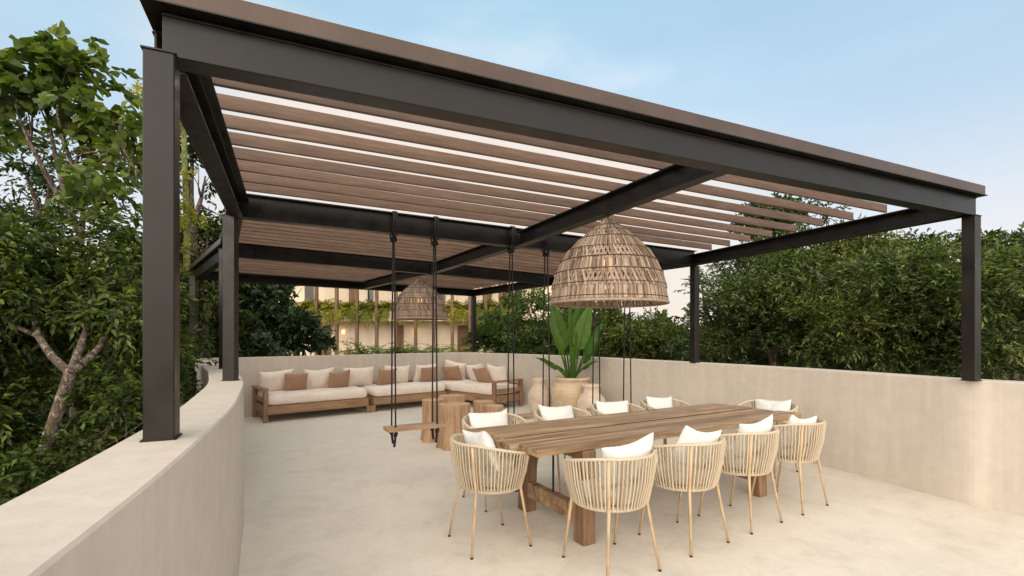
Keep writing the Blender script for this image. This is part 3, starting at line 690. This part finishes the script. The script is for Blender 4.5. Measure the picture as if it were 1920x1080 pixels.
# ------------------------------------------------------------ pots and the big leaved plant
def lathe_pot(loc, prof, mat, name, label, cat, group=None):
    o = MB().lathe(prof, 48, lambda g, z: .006*math.sin(3*g)+.004*math.sin(5*g+z*9)).build(name, mat, None, smooth=True); o.location = loc
    return tag(o, label, cat, group)
pq = Vector(((1071-960)/F*9.05, 9.05, 0))
root = empty('planted_pot', pq, 0, 'large terracotta pot with a tall banana leaved plant against the right wall', 'potted plant')
MB().lathe([(0, 0), (.20, 0), (.24, .03), (.33, .22), (.375, .42), (.365, .56), (.325, .66), (.305, .70), (.335, .725), (.345, .75), (.335, .775), (.30, .78), (.285, .75), (.285, .70)], 56, lambda g, z: .004*math.sin(3*g)).build('pot', M['clay'], root, smooth=True)
MB().lathe([(.29, .72), (.15, .735), (0, .73)], 24).build('soil', M['soil'], root, smooth=True)
def banana_leaf(root, az, lean, stem, blade, wd, droop, twist=0, seed=0):
    r = random.Random(seed); m = MB(); a = R(az); dirv = Vector((math.cos(a), math.sin(a), 0)); side = Vector((-math.sin(a), math.cos(a), 0))
    p = Vector((dirv.x*.06, dirv.y*.06, .73)); ang = R(lean); pts = [p.copy()]; N1, N2 = 6, 16
    for i in range(N1): ang += R(droop*.15/N1); p = p+(dirv*math.sin(ang)+Z*math.cos(ang))*stem/N1; pts.append(p.copy())
    for i in range(N2): ang += R(droop*.85/N2*(.4+1.2*i/N2)); p = p+(dirv*math.sin(ang)+Z*math.cos(ang))*blade/N2; pts.append(p.copy())
    st = MB(); st.tube(pts, [.020-.017*i/len(pts) for i in range(len(pts))], 7); st.build('stem', M['leafF'], root, smooth=True)
    tw_ = R(twist); base = pts[N1:]; vs = []; K = 4
    for i, c in enumerate(base):
        u = i/N2; w2 = wd/2*(math.sin(math.pi*min(1, u**.62))**.8 if 0 < u < 1 else .0)+.002
        t = (base[min(i+1, N2)]-base[max(i-1, 0)]).normalized(); sd_ = (Matrix.Rotation(tw_, 3, t) @ side); nn = t.cross(sd_).normalized()
        for k in range(-K, K+1):
            s = k/K; vs.append(c+sd_*w2*s+nn*(-abs(s)*w2*.35+.012*math.sin(i*2.4+seed)*abs(s)+.006*math.sin(i*5+k)))
    q = 2*K+1; fs = [(i*q+k, i*q+k+1, (i+1)*q+k+1, (i+1)*q+k) for i in range(N2) for k in range(2*K)]
    MB().add(vs, fs).build('leaf', M['leafF'], root, smooth=True)
for k, a in enumerate([(80, 3, .55, 1.15, .42, 6, 95), (20, 9, .55, .95, .32, 16, 70), (160, 8, .55, .95, .30, 14, 100), (-20, 19, .45, .80, .24, 22, 50), (200, 15, .46, .85, .26, 20, 120),
        (-80, 10, .35, .6, .20, 25, 85), (260, 24, .30, .55, .20, 55, 70), (185, 38, .25, .5, .17, 50, 30), (-5, 24, .32, .66, .2, 25, 30), (110, 12, .6, .9, .3, 20, 70), (50, 9, .6, 1.05, .34, 15, 80), (225, 38, .2, .4, .14, 60, 0), (-50, 40, .25, .45, .15, 50, 0)]):
    banana_leaf(root, *a, seed=k)
jar = [(0, 0), (.13, 0), (.16, .03), (.215, .20), (.235, .34), (.21, .46), (.15, .545), (.125, .58), (.125, .66), (.15, .69), (.155, .71), (.14, .72), (.11, .70), (.10, .62), (.10, .55)]
lathe_pot(((1012-960)/F*9.45, 9.45, 0), jar, M['clay2'], 'clay_jar', 'pale clay jar with a narrow neck, left of the big planted pot', 'jar', 'clay jars beside the planted pot')
lathe_pot(((1109-960)/F*8.55, 8.55, 0), [(r*1.12, z*.955) for r, z in jar], M['clay2'], 'clay_jar', 'pale clay jar with a wider mouth, right of the big planted pot', 'jar', 'clay jars beside the planted pot')

# ------------------------------------------------------------ foliage
LEAF_T = {  # template: verts (x along, y across, z up) and faces
 'simple': (np.array([(0,0,0),(.45,-.5,.12),(1,0,-.05),(.45,.5,.12)]), [(0,1,2),(0,2,3)]),
 'round': (np.array([(0,0,0),(.25,-.42,.08),(.62,-.46,.10),(1,0,-.08),(.62,.46,.10),(.25,.42,.08),(.45,0,-.02)]), [(0,1,6),(1,2,6),(2,3,6),(3,4,6),(4,5,6),(5,0,6)]),
 'blade': (np.array([(0,-.1,0),(.35,-.5,.08),(1,0,-.25),(.35,.5,.08),(0,.1,0)]), [(0,1,2,4),(4,2,3)]),
}
def norm(a): return a/np.maximum(1e-9, np.linalg.norm(a, axis=1, keepdims=True))
def foliage(rng, blobs, n, kind='simple', ln=.11, wd=.04, per=9, spray=.28, up=.3, droop=.25, shell=.55, clump=1.0):
    """n leaves set in sprays inside ellipsoid blobs [(x,y,z,rx,ry,rz), ...]; returns (verts, faces)"""
    B = np.array(blobs, float); area = B[:, 3]*B[:, 5]; ns = max(1, n//per)
    cr = 1.5*spray; nc = max(len(B)*3, int((area.sum()*3.2)/(cr*cr)*clump)); bc = rng.choice(len(B), nc, p=area/area.sum())
    dc = norm(rng.normal(size=(nc, 3))); rc = rng.uniform(shell**3, 1.06, nc)**(1/3)
    cc = B[bc, :3]+dc*B[bc, 3:6]*rc[:, None]; size = rng.uniform(.55, 1.25, nc)
    ci = rng.choice(nc, ns, p=size**2/(size**2).sum()); bi = bc[ci]
    e = rng.normal(size=(ns, 3)); e = norm(e)*rng.uniform(.25, 1, (ns, 1))**.5
    e[:, 2] *= .62
    c = cc[ci]+e*cr*size[ci][:, None]; d = norm(dc[ci]*.5+e)
    ax = norm(d*.8+rng.normal(size=(ns, 3))*.55+np.array([0, 0, up]))
    side = norm(np.cross(ax, np.array([0, 0, 1.])+rng.normal(size=(ns, 3))*.3)); nor = np.cross(side, ax)
    T, Fc = LEAF_T[kind]; nv = len(T); V_ = []; sprays = []
    tt = np.linspace(.12, 1, per)
    for k in range(per):
        s = 1 if k % 2 else -1
        a = ax*(.45+.5*tt[k]) + side*s*(1.0-.6*tt[k]) + np.array([0, 0, -droop]) + rng.normal(size=(ns, 3))*.28
        a = norm(a); b = norm(np.cross(nor+rng.normal(size=(ns, 3))*.35, a)); nn = np.cross(a, b)
        o = c+ax*(spray*(tt[k]-.3))*rng.uniform(.8, 1.2, (ns, 1)) - np.array([0, 0, 1.])*(droop*spray*.6*tt[k]**2)
        L = (ln*rng.uniform(.7, 1.25, ns))[:, None]; W = (wd*rng.uniform(.75, 1.2, ns))[:, None]
        for j in range(nv): V_.append(o+a*(T[j, 0]*L)+b*(T[j, 1]*W)+nn*(T[j, 2]*L))
    P = np.array(V_).reshape(per, nv, ns, 3).transpose(0, 2, 1, 3).reshape(-1, 3)
    return P, nv, Fc
def leaf_obj(name, P, nv, Fc, mat, parent=None):
    me = bpy.data.meshes.new(name); N = len(P)//nv
    loops = []; sizes = []
    base = (np.arange(N)*nv)[:, None]
    idx = np.concatenate([np.array(f) for f in Fc]); allidx = (base+idx[None, :]).ravel()
    sz = np.array([len(f) for f in Fc]); sizes = np.tile(sz, N); starts = np.concatenate([[0], np.cumsum(sizes)[:-1]])
    me.vertices.add(len(P)); me.vertices.foreach_set('co', P.astype(np.float32).ravel())
    me.loops.add(len(allidx)); me.loops.foreach_set('vertex_index', allidx.astype(np.int32))
    me.polygons.add(len(sizes)); me.polygons.foreach_set('loop_start', starts.astype(np.int32)); me.polygons.foreach_set('loop_total', sizes.astype(np.int32))
    me.update(calc_edges=True); me.materials.append(mat)
    o = bpy.data.objects.new(name, me); C.objects.link(o)
    if parent is not None: o.parent = parent
    return o
def limb_pts(a, b, rr, n=7, wig=.12):
    a = Vector(a); b = Vector(b); L = (b-a).length; out = []; o1 = Vector([rr.uniform(-1, 1) for _ in range(3)]); o2 = Vector([rr.uniform(-1, 1) for _ in range(3)])
    for i in range(n+1):
        u = i/n; p = a.lerp(b, u)+o1*L*wig*math.sin(math.pi*u)*.6+o2*L*wig*.4*math.sin(2*math.pi*u); out.append(p)
    return out
def tree(name, label, cat, group, base, fork, blobs, n, mat, kind='simple', ln=.11, wd=.04, per=9, spray=.28, seed=0, tr=.16, bark='bark', up=.3, droop=.25, shell=.5, twigs=3):
    """base (x,y) on the ground, fork = point where limbs start, blobs in world coordinates"""
    rr = random.Random(seed); rng = np.random.default_rng(seed)
    root = empty(name, (base[0], base[1], GZ), 0, label, cat, group)
    m = MB(); fk = Vector(fork); n0 = limb_pts((base[0], base[1], GZ), fk, rr, 8, .05)
    m.tube(n0, [tr*(1.25-.5*i/8) for i in range(9)], 10); limbs = []
    for b in blobs:
        c = Vector(b[:3]); st_ = fk; r0 = tr*.62
        if len(limbs) >= 3:                                        # later limbs leave the limb that ends nearest to them
            near = min(limbs, key=lambda L: (L[-1]-c).length); st_ = near[rr.randint(2, 4)]; r0 = tr*.34
        pts = limb_pts(st_, c, rr, 7, .10); limbs.append(pts)
        m.tube(pts, [r0*(1-.78*i/7) for i in range(8)], 7)
        for k in range(twigs):
            u = pts[rr.randint(4, 7)]; d = Vector((rr.gauss(0, 1), rr.gauss(0, 1), rr.gauss(.3, .8))).normalized()
            e_ = c+Vector((d.x*b[3], d.y*b[4], d.z*b[5]))*.9; q = limb_pts(u, e_, rr, 5, .10); m.tube(q, [r0*.26*(1-.7*i/5) for i in range(6)], 5)
    m.build('trunk', M[bark], root, world=True, smooth=True)
    P, nv, Fc = foliage(rng, blobs, n, kind, ln, wd, per, spray, up, droop, shell)
    P = P-np.array([base[0], base[1], GZ])
    leaf_obj('crown', P, nv, Fc, M[mat], root)
    return root
def fb(px, py, d, r, ry=None, rz=None):      # blob from a photo column/row, a distance and radii in metres
    q = far(px, py, d); return (q.x, q.y, q.z, r, ry or r, rz or r)

# left of the terrace ------------------------------------------------
GL = 'trees crowding the left parapet'
q = far(160, 520, 7.0)
tree('broadleaf_tree', 'tall tree with large round leaves rising into the sky at the upper left', 'tree', GL, (q.x-.3, q.y), far(150, 440, 7.0),
     [fb(75, 125, 7, .26), fb(25, 165, 6.8, .24), fb(130, 125, 6.9, .26), fb(60, 205, 7.2, .27), fb(125, 195, 7, .25), fb(165, 235, 7, .18), fb(215, 225, 7, .17), fb(255, 240, 7, .20), fb(225, 310, 7, .2), fb(130, 300, 6.7, .24), fb(175, 335, 6.8, .17), fb(255, 345, 6.6, .16), fb(5, 235, 7, .22), fb(232, 385, 7, .16), fb(165, 165, 7.1, .16)],
     1900, 'leafA', 'round', .155, .13, 6, .26, 11, .07, 'bark', .1, .5, .1, 3)
q = far(60, 400, 8.2)
tree('sparse_tree', 'thin pale stemmed tree with small leaves behind the round leaved tree', 'tree', GL, (q.x, q.y), far(75, 420, 8.2),
     [fb(40, 290, 8.2, .45), fb(100, 330, 8.4, .35), fb(20, 380, 8.2, .5), fb(150, 400, 8.6, .42), fb(230, 440, 8.6, .5), fb(80, 420, 8.0, .5)], 3600, 'leafD', 'simple', .11, .045, 9, .3, 12, .08, 'bark', .3, .25, .2)
q = far(110, 800, 4.6)
tree('leafy_tree', 'dense fresh green tree with pale forked trunk close to the left parapet', 'tree', GL, (q.x-1.15, q.y-.5), far(132, 700, 4.15),
     [fb(60, 495, 5.2, .56), fb(170, 510, 5.4, .56), fb(250, 545, 5.2, .42), fb(120, 560, 5.0, .62), fb(20, 560, 4.6, .55), fb(220, 600, 4.9, .48), fb(60, 660, 5.6, .5), fb(190, 690, 5.2, .4), fb(-90, 520, 4.8, .7), fb(-100, 760, 4.6, .7)],
     34000, 'leafB', 'simple', .092, .034, 9, .22, 13, .058, 'bark', .1, .5, .35, 3)
q = far(20, 930, 4.2)
tree('shrubby_tree', 'dark leafy shrub tree filling the lower left corner below the parapet top', 'tree', GL, (q.x-.3, q.y+.2), far(15, 1000, 4.1),
     [fb(230, 770, 4.7, .42), fb(150, 830, 4.5, .40), fb(110, 900, 4.2, .34), fb(10, 880, 5.0, .5), fb(260, 700, 5.6, .4), fb(340, 700, 6.6, .45), fb(-60, 980, 4.2, .55), fb(240, 820, 5.4, .5), fb(90, 960, 5, .6), fb(200, 900, 5.2, .6)],
     24000, 'leafB', 'simple', .088, .032, 9, .22, 14, .075, 'bark', .1, .45, .3, 3)
q = far(120, 600, 8.4)
tree('leafy_tree', 'dark green tree filling the gap behind the nearer left trees', 'tree', GL, (q.x, q.y), far(120, 680, 8.4),
     [fb(20, 520, 8.2, .9), fb(120, 580, 8.4, 1.0), fb(220, 540, 8.6, .7), fb(250, 620, 8, .8), fb(60, 680, 8, 1.0), fb(180, 740, 7.6, .9), fb(300, 720, 8.4, .9), fb(-120, 600, 7.6, 1.2), fb(60, 840, 7.0, 1.0), fb(220, 880, 7, .9)],
     30000, 'leafC', 'simple', .13, .05, 9, .28, 15, .16, 'bark', .2, .35, .45)
q = far(362, 420, 10.5)
tree('forked_tree', 'pale forked trunk with few leaves seen between the two left posts', 'tree', GL, (q.x, q.y), far(362, 420, 10.5),
     [fb(345, 290, 10.5, .4), fb(385, 330, 10.5, .30), fb(350, 230, 10.5, .5), fb(405, 400, 10.8, .30), fb(300, 300, 10.4, .6)], 1700, 'leafB', 'simple', .15, .06, 9, .3, 16, .11, 'bark', .2, .3, .3)
q = far(348, 420, 9.6)
m = MB(); m.tube([(q.x, q.y, GZ), (q.x, q.y, 0), (q.x+.03, q.y, EYE+2.0), (q.x-.04, q.y, EYE+4.2)], [.12, .08, .06, .045], 10)
r_ = empty('mossy_tree', (q.x, q.y, GZ), 0, 'slim moss covered yellow green trunk right beside the nearest post', 'tree', GL)
m.build('trunk', M['moss'], r_, world=True, smooth=True)
P, nv, Fc = foliage(np.random.default_rng(31), [(q.x, q.y, EYE+z_, .07, .07, .5) for z_ in (.9, 1.6, 2.3, 3.0, 3.6)]+[(q.x-.2, q.y, EYE+4.6, .6, .6, .4)], 1900, 'simple', .08, .045, 7, .14, .2, .6, .3)
leaf_obj('crown', P-np.array([q.x, q.y, GZ]), nv, Fc, M['leafE'], r_)
q = far(380, 560, 10.4)
tree('leafy_tree', 'green tree between the two left posts, in front of the far pergola corner', 'tree', GL, (q.x, q.y+.6), far(385, 650, 10.4),
     [fb(390, 430, 10.8, .40), fb(360, 470, 10.6, .45), fb(345, 530, 9.4, .42), fb(375, 545, 9.3, .28), fb(400, 600, 11.2, .6), fb(345, 610, 10.6, .5), fb(420, 480, 12, .6), fb(310, 480, 10.2, .6), fb(300, 600, 10, .7), fb(400, 660, 11, .6)],
     17000, 'leafB', 'simple', .14, .05, 9, .28, 17, .12, 'bark', .2, .35, .4)
q = far(352, 740, 7.4)
tree('shrub', 'dark broad leaved shrub at the foot of the outer wall left of the second post', 'shrub', None, (q.x-.15, q.y), far(350, 780, 7.3), [fb(352, 735, 7.3, .20, .2, .5), fb(345, 800, 7.1, .3, .3, .5)], 900, 'leafC', 'round', .13, .08, 6, .2, 18, .03, 'bark', .2, .3, .1)
q = far(560, 620, 12.6)
tree('glossy_shrub', 'dark glossy leaved shrub tree overhanging the back wall above the left sofa', 'shrub', None, (q.x-.9, q.y+.3), far(520, 650, 12.6),
     [fb(480, 560, 12.6, .70), fb(540, 570, 12.8, .68), fb(590, 630, 12.5, .42), fb(490, 625, 12, .62), fb(555, 630, 12.2, .60), fb(450, 600, 12.2, .7), fb(500, 665, 10.9, .30), fb(530, 684, 10.0, .14, .2, .10), fb(430, 540, 12.6, .6), fb(608, 650, 12.2, .24, .3, .22)],
     17000, 'leafG', 'round', .15, .075, 8, .24, 19, .11, 'bark', .1, .4, .3)

# behind the right wall ----------------------------------------------
GR = 'trees behind the right parapet'
specs = [
 # px, py(crown centre), d, radius scale, mat, label, seed
 ('feathery_tree', 1010, 610, 16, [(-60,20,1.0),(0,-20,1.1),(50,30,.9),(-20,45,1.0),(70,-30,.6),(-30,-50,.6)], 'leafA', 'light green tree behind the wall between the facade and the potted plant', 21, (.105,.05,.26)),
 ('feathery_tree', 1130, 625, 15, [(-50,0,.8),(0,-10,.9),(50,10,.8),(0,40,.9),(90,20,.9)], 'leafB', 'green tree with yellowish tips behind the potted plant', 22, (.12,.05,.26)),
 ('feathery_tree', 1225, 640, 14, [(-40,0,.7),(20,5,.75),(60,15,.7),(20,-35,.5)], 'leafB', 'rounded green tree just left of the third right post', 23, (.10,.045,.24)),
 ('airy_tree', 1370, 540, 12.5, [(-55,-15,.6),(0,-40,.7),(50,0,.8),(-20,50,.7),(60,60,.9),(0,110,.8),(-70,120,.7),(90,-40,.7),(-95,60,.35)], 'leafC', 'dark airy tree with visible forked limbs right of the middle wall post', 24, (.11,.045,.26)),
 ('feathery_tree', 1450, 560, 11, [(-30,-40,.8),(40,-60,.8),(0,40,1.0),(70,30,.9),(-70,80,.8),(110,-50,.7),(40,110,.9)], 'leafD', 'feathery green tree with a spreading crown left of the nearest right post', 25, (.12,.036,.34)),
 ('feathery_tree', 1590, 560, 10, [(-60,-50,.8),(20,-75,.75),(90,-40,.8),(-40,40,.95),(60,50,.95),(0,110,.9),(130,60,.8)], 'leafD', 'feathery green tree whose top touches the pergola beam line beside the nearest right post', 26, (.12,.034,.34)),
 ('feathery_tree', 1730, 560, 8.8, [(-50,-60,.7),(40,-70,.65),(-20,20,.85),(80,40,.8),(0,100,.8),(-90,60,.7)], 'leafD', 'bright feathery tree directly behind the nearest right post', 27, (.12,.034,.34)),
 ('feathery_tree', 1880, 545, 8.2, [(-60,-42,.55),(20,-52,.6),(80,-10,.7),(-20,30,.8),(60,60,.8),(0,120,.8),(150,0,.9),(170,120,1.0)], 'leafD', 'feathery tree at the right edge of the view with its crown against the sky', 28, (.12,.034,.34)),
 ('leafy_tree', 1660, 590, 13.5, [(-90,-60,1.2),(0,-70,1.3),(90,-60,1.2),(-40,30,1.4),(80,40,1.4),(180,-40,1.3)], 'leafB', 'dark mid green tree filling the view behind the feathery trees', 29, (.15,.06,.32)),
 ('leafy_tree', 1340, 640, 15, [(-60,0,.9),(20,10,1.0),(90,-10,1.1),(160,-30,1.2),(-100,30,.8)], 'leafB', 'low mid green tree behind the airy dark one', 30, (.14,.06,.30)),
 ('leafy_tree', 1900, 560, 12.5, [(-60,-60,1.2),(40,-60,1.2),(0,40,1.4),(150,0,1.5),(-150,-10,1.1)], 'leafB', 'dark tree behind the right edge of the view', 33, (.15,.06,.32)),
]
for nm, px, py, d, bl, mat, lab, sd_, (ln, wd, spr) in specs:
    q = far(px, py, d); blobs = [fb(px+a, py+b, d+((i*37) % 10-5)*.12, r*.92, r*.9, r*.72) for i, (a, b, r) in enumerate(bl)]
    area = sum(b[3]*b[5] for b in blobs)
    tree(nm, lab, 'tree', GR, (q.x, q.y+.2), (q.x, q.y, EYE-.9+(HZ-py)*d/F*.4), blobs, int(area*(8000 if nm == 'feathery_tree' else 4200 if nm == 'airy_tree' else 5000)), mat, 'simple', ln, wd, 11 if nm == 'feathery_tree' else 9, spr, sd_, .11, 'bark', .3, .12 if nm == 'feathery_tree' else .3, .35)
q = far(1455, 400, 15)
tree('tall_tree', 'tall loose crowned tree whose top shows through the slats on the right', 'tree', GR, (q.x, q.y), (q.x, q.y, EYE+1.2),
     [fb(1450, 398, 15, .55, .6, .3), fb(1500, 410, 15, .7, .7, .35), fb(1420, 428, 15, .6, .7, .4), fb(1470, 430, 15, 1.0, .8, .5), fb(1550, 432, 15, .5, .6, .35), fb(1420, 460, 15, .9, .8, .5), fb(1520, 480, 15, 1.0, .8, .6)], 9000, 'leafC', 'simple', .16, .06, 9, .34, 35, .14, 'bark', .1, .3, .2)
# a far wood that reads as one mass
rng = np.random.default_rng(5); bl = []
for k in range(70):
    a = -62+124*k/69+rng.uniform(-1, 1); d = rng.uniform(30, 46); x = d*math.tan(R(a)) if abs(a) < 58 else d*math.tan(R(58))*np.sign(a)
    hgt = rng.uniform(2.0, 4.2)+(1.5 if a < -34 else 0)
    bl.append((x, d, -1.5, 3.6, 3, hgt+1.5))
P, nv, Fc = foliage(rng, bl, 90000, 'simple', .55, .26, 9, 1.0, .3, .2, .8)
tag(leaf_obj('distant_woods', P, nv, Fc, M['leafB']), 'unbroken belt of distant green woods beyond the terrace', 'woods', None, 'stuff')

# ------------------------------------------------------------ hotel building behind, with planters
D0 = 21.0
bld = empty('hotel_building', (far(750, 600, D0).x, D0, GZ), 0, 'peach stuccoed building with timber posts and planted balcony behind the sofa', 'building')
X0, X1 = far(520, 600, D0).x, far(1010, 600, D0).x
def zf(py, d=D0): return EYE+(HZ-py)/F*d
def wb(name, mat, *boxes, parent=None, bevel=0):
    m = MB()
    for x0, x1, y0, y1, z0, z1 in boxes: m.box(((x0+x1)/2, (y0+y1)/2, (z0+z1)/2), (x1-x0, y1-y0, z1-z0))
    return m.build(name, mat, parent or bld, world=True, bevel=bevel)
wb('wall', M['wall_far'], (X0-1, X1+1, D0+.7, D0+1.0, GZ, zf(478)))
wb('balcony_slab', M['wall_far'], (X0-1.2, X1+1.2, D0-.02, D0+.69, zf(602), zf(583)))
wb('balcony_slab', M['wall_far'], (X0-1.2, X1+1.2, D0-.02, D0+.69, zf(602)-3.3, zf(583)-3.15))
wb('roof_slab', M['wall_far'], (X0-1.4, X1+1.4, D0-.3, D0+2.3, zf(478), zf(466)))
def fx(px, d=D0): return (px-960)/F*d
for a, b in ((595, 621), (742, 757), (858, 881), (1000, 1016)):
    k = (D0+.7)/D0; o = wb('door', M['door'], (fx(a)*k, fx(b)*k, D0+.65, D0+.698, zf(602)-3.15, zf(604)-.12))
    wb('handle', M['rubber'], (fx(b)*k-.12, fx(b)*k-.09, D0+.61, D0+.649, zf(602)-2.15, zf(602)-1.9), parent=o)
for a, b in ((572, 588), (655, 668), (690, 700), (905, 922), (935, 950), (820, 835), (770, 785)):
    k = (D0+.7)/D0; wb('window', M['door'] if a % 2 else M['glass'], (fx(a)*k, fx(b)*k, D0+.65, D0+.698, zf(583)+.02, zf(505)))
for px in (593, 631, 669, 706, 742, 779, 813, 848, 881, 911, 941, 972):
    m = MB(); x = fx(px, D0-.14); m.box((x, D0-.12, (GZ+zf(478))/2), (.13, .16, zf(478)-GZ-.01)); m.build('timber_post', M['post_far'], bld, world=True, bevel=.01)
for px in (643, 778, 905):
    k = (D0+.6)/D0; o = wb('wall_lamp', M['lamplit'], (fx(px)*k-.045, fx(px)*k+.045, D0+.58, D0+.68, zf(622)-.09, zf(622)+.08))
# balcony plants: arching fronds
def frond_plant(name, label, group, x, y, z, n, L, mat, seed, hang=0.0, leafl=.16):
    rr = random.Random(seed); o_ = empty(name, (x, y, z), 0, label, 'plant', group); lf = []; T, Fc = LEAF_T['simple']
    st = MB()
    for k in range(n):
        a = rr.uniform(0, 2*math.pi); d = Vector((math.cos(a), math.sin(a)*.6, 0)); ang = R(rr.uniform(5, 50)); p = Vector((rr.uniform(-.1, .1), rr.uniform(-.08, .08), 0)); l_ = L*rr.uniform(.6, 1.1)
        if rr.random() < hang: ang = R(rr.uniform(80, 130)); l_ *= .9; d.y = -abs(d.y)-.3; d.normalize(); p += Vector((0, -.12, .1))
        pts = [p.copy()]; N = 9
        for i in range(N):
            ang += R(rr.uniform(6, 12)); ang = min(ang, R(172)); p = p+(d*math.sin(ang)+Z*math.cos(ang))*l_/N; pts.append(p.copy())
            t = (pts[-1]-pts[-2]).normalized(); s = t.cross(Z)
            if s.length < .05: s = Vector((1, 0, 0))
            s.normalize(); nn = s.cross(t)
            for sg in (-1, 1):
                av = (t*.6+s*sg*.9-Z*.25+Vector([rr.gauss(0, .15) for _ in range(3)])).normalized(); bv = av.cross(nn).normalized(); cv = av.cross(bv); LL = leafl*(1.1-.5*i/N)*rr.uniform(.8, 1.2); WW = LL*.22
                for j in range(len(T)): lf.append(tuple(pts[-1]+av*T[j][0]*LL+bv*T[j][1]*WW+cv*T[j][2]*LL))
        st.tube(pts[:7], .006, 4)
    st.build('stem', M[mat], o_); leaf_obj('leaf', np.array(lf), len(T), Fc, M[mat], o_)
    return o_
names_up = ['between the first and second timber posts', 'at the second timber post', 'between the second and third timber posts', 'at the third timber post', 'between the third and fourth timber posts', 'at the fourth timber post', 'just left of the far lamp', 'right above the far lamp', 'just right of the far lamp', 'left of the back pergola post', 'behind the back pergola post', 'right of the back pergola post', 'between the two rightmost visible timber posts', 'at the right end of the balcony']
xs = [568, 592, 617, 642, 668, 692, 718, 760, 800, 842, 868, 897, 925, 955]
for i, px in enumerate(xs):
    frond_plant('balcony_plant', 'yellow green trailing plant on the balcony edge, '+names_up[i], 'trailing plants along the balcony', fx(px+rnd.uniform(-4, 4), D0+.15), D0+.15, zf(582), 36, .88, 'leafE', 200+i, .30, .22)
nl = ['palm like plant low before the facade, beside the dark glossy shrub', 'palm like plant low before the facade under the fourth timber post', 'palm like plant behind the back wall just left of the left swing ropes', 'palm like plant just left of and below the far lamp', 'palm like plant behind the back wall between the rope pairs of the left swing',
      'palm like plant behind the back wall right of the left swing', 'palm like plant left of the back pergola post, before a dark door', 'palm like plant right of the back pergola post']
for i, px in enumerate((662, 692, 722, 752, 787, 822, 862, 930)):
    d = 17.0+rnd.uniform(-.6, .6)
    frond_plant('palm_plant', nl[i], 'palm like plants before the facade', fx(px, d), d, zf(676, d), 17, 1.25, 'leafE' if i % 3 == 0 else 'leafA', 300+i, 0, .22)
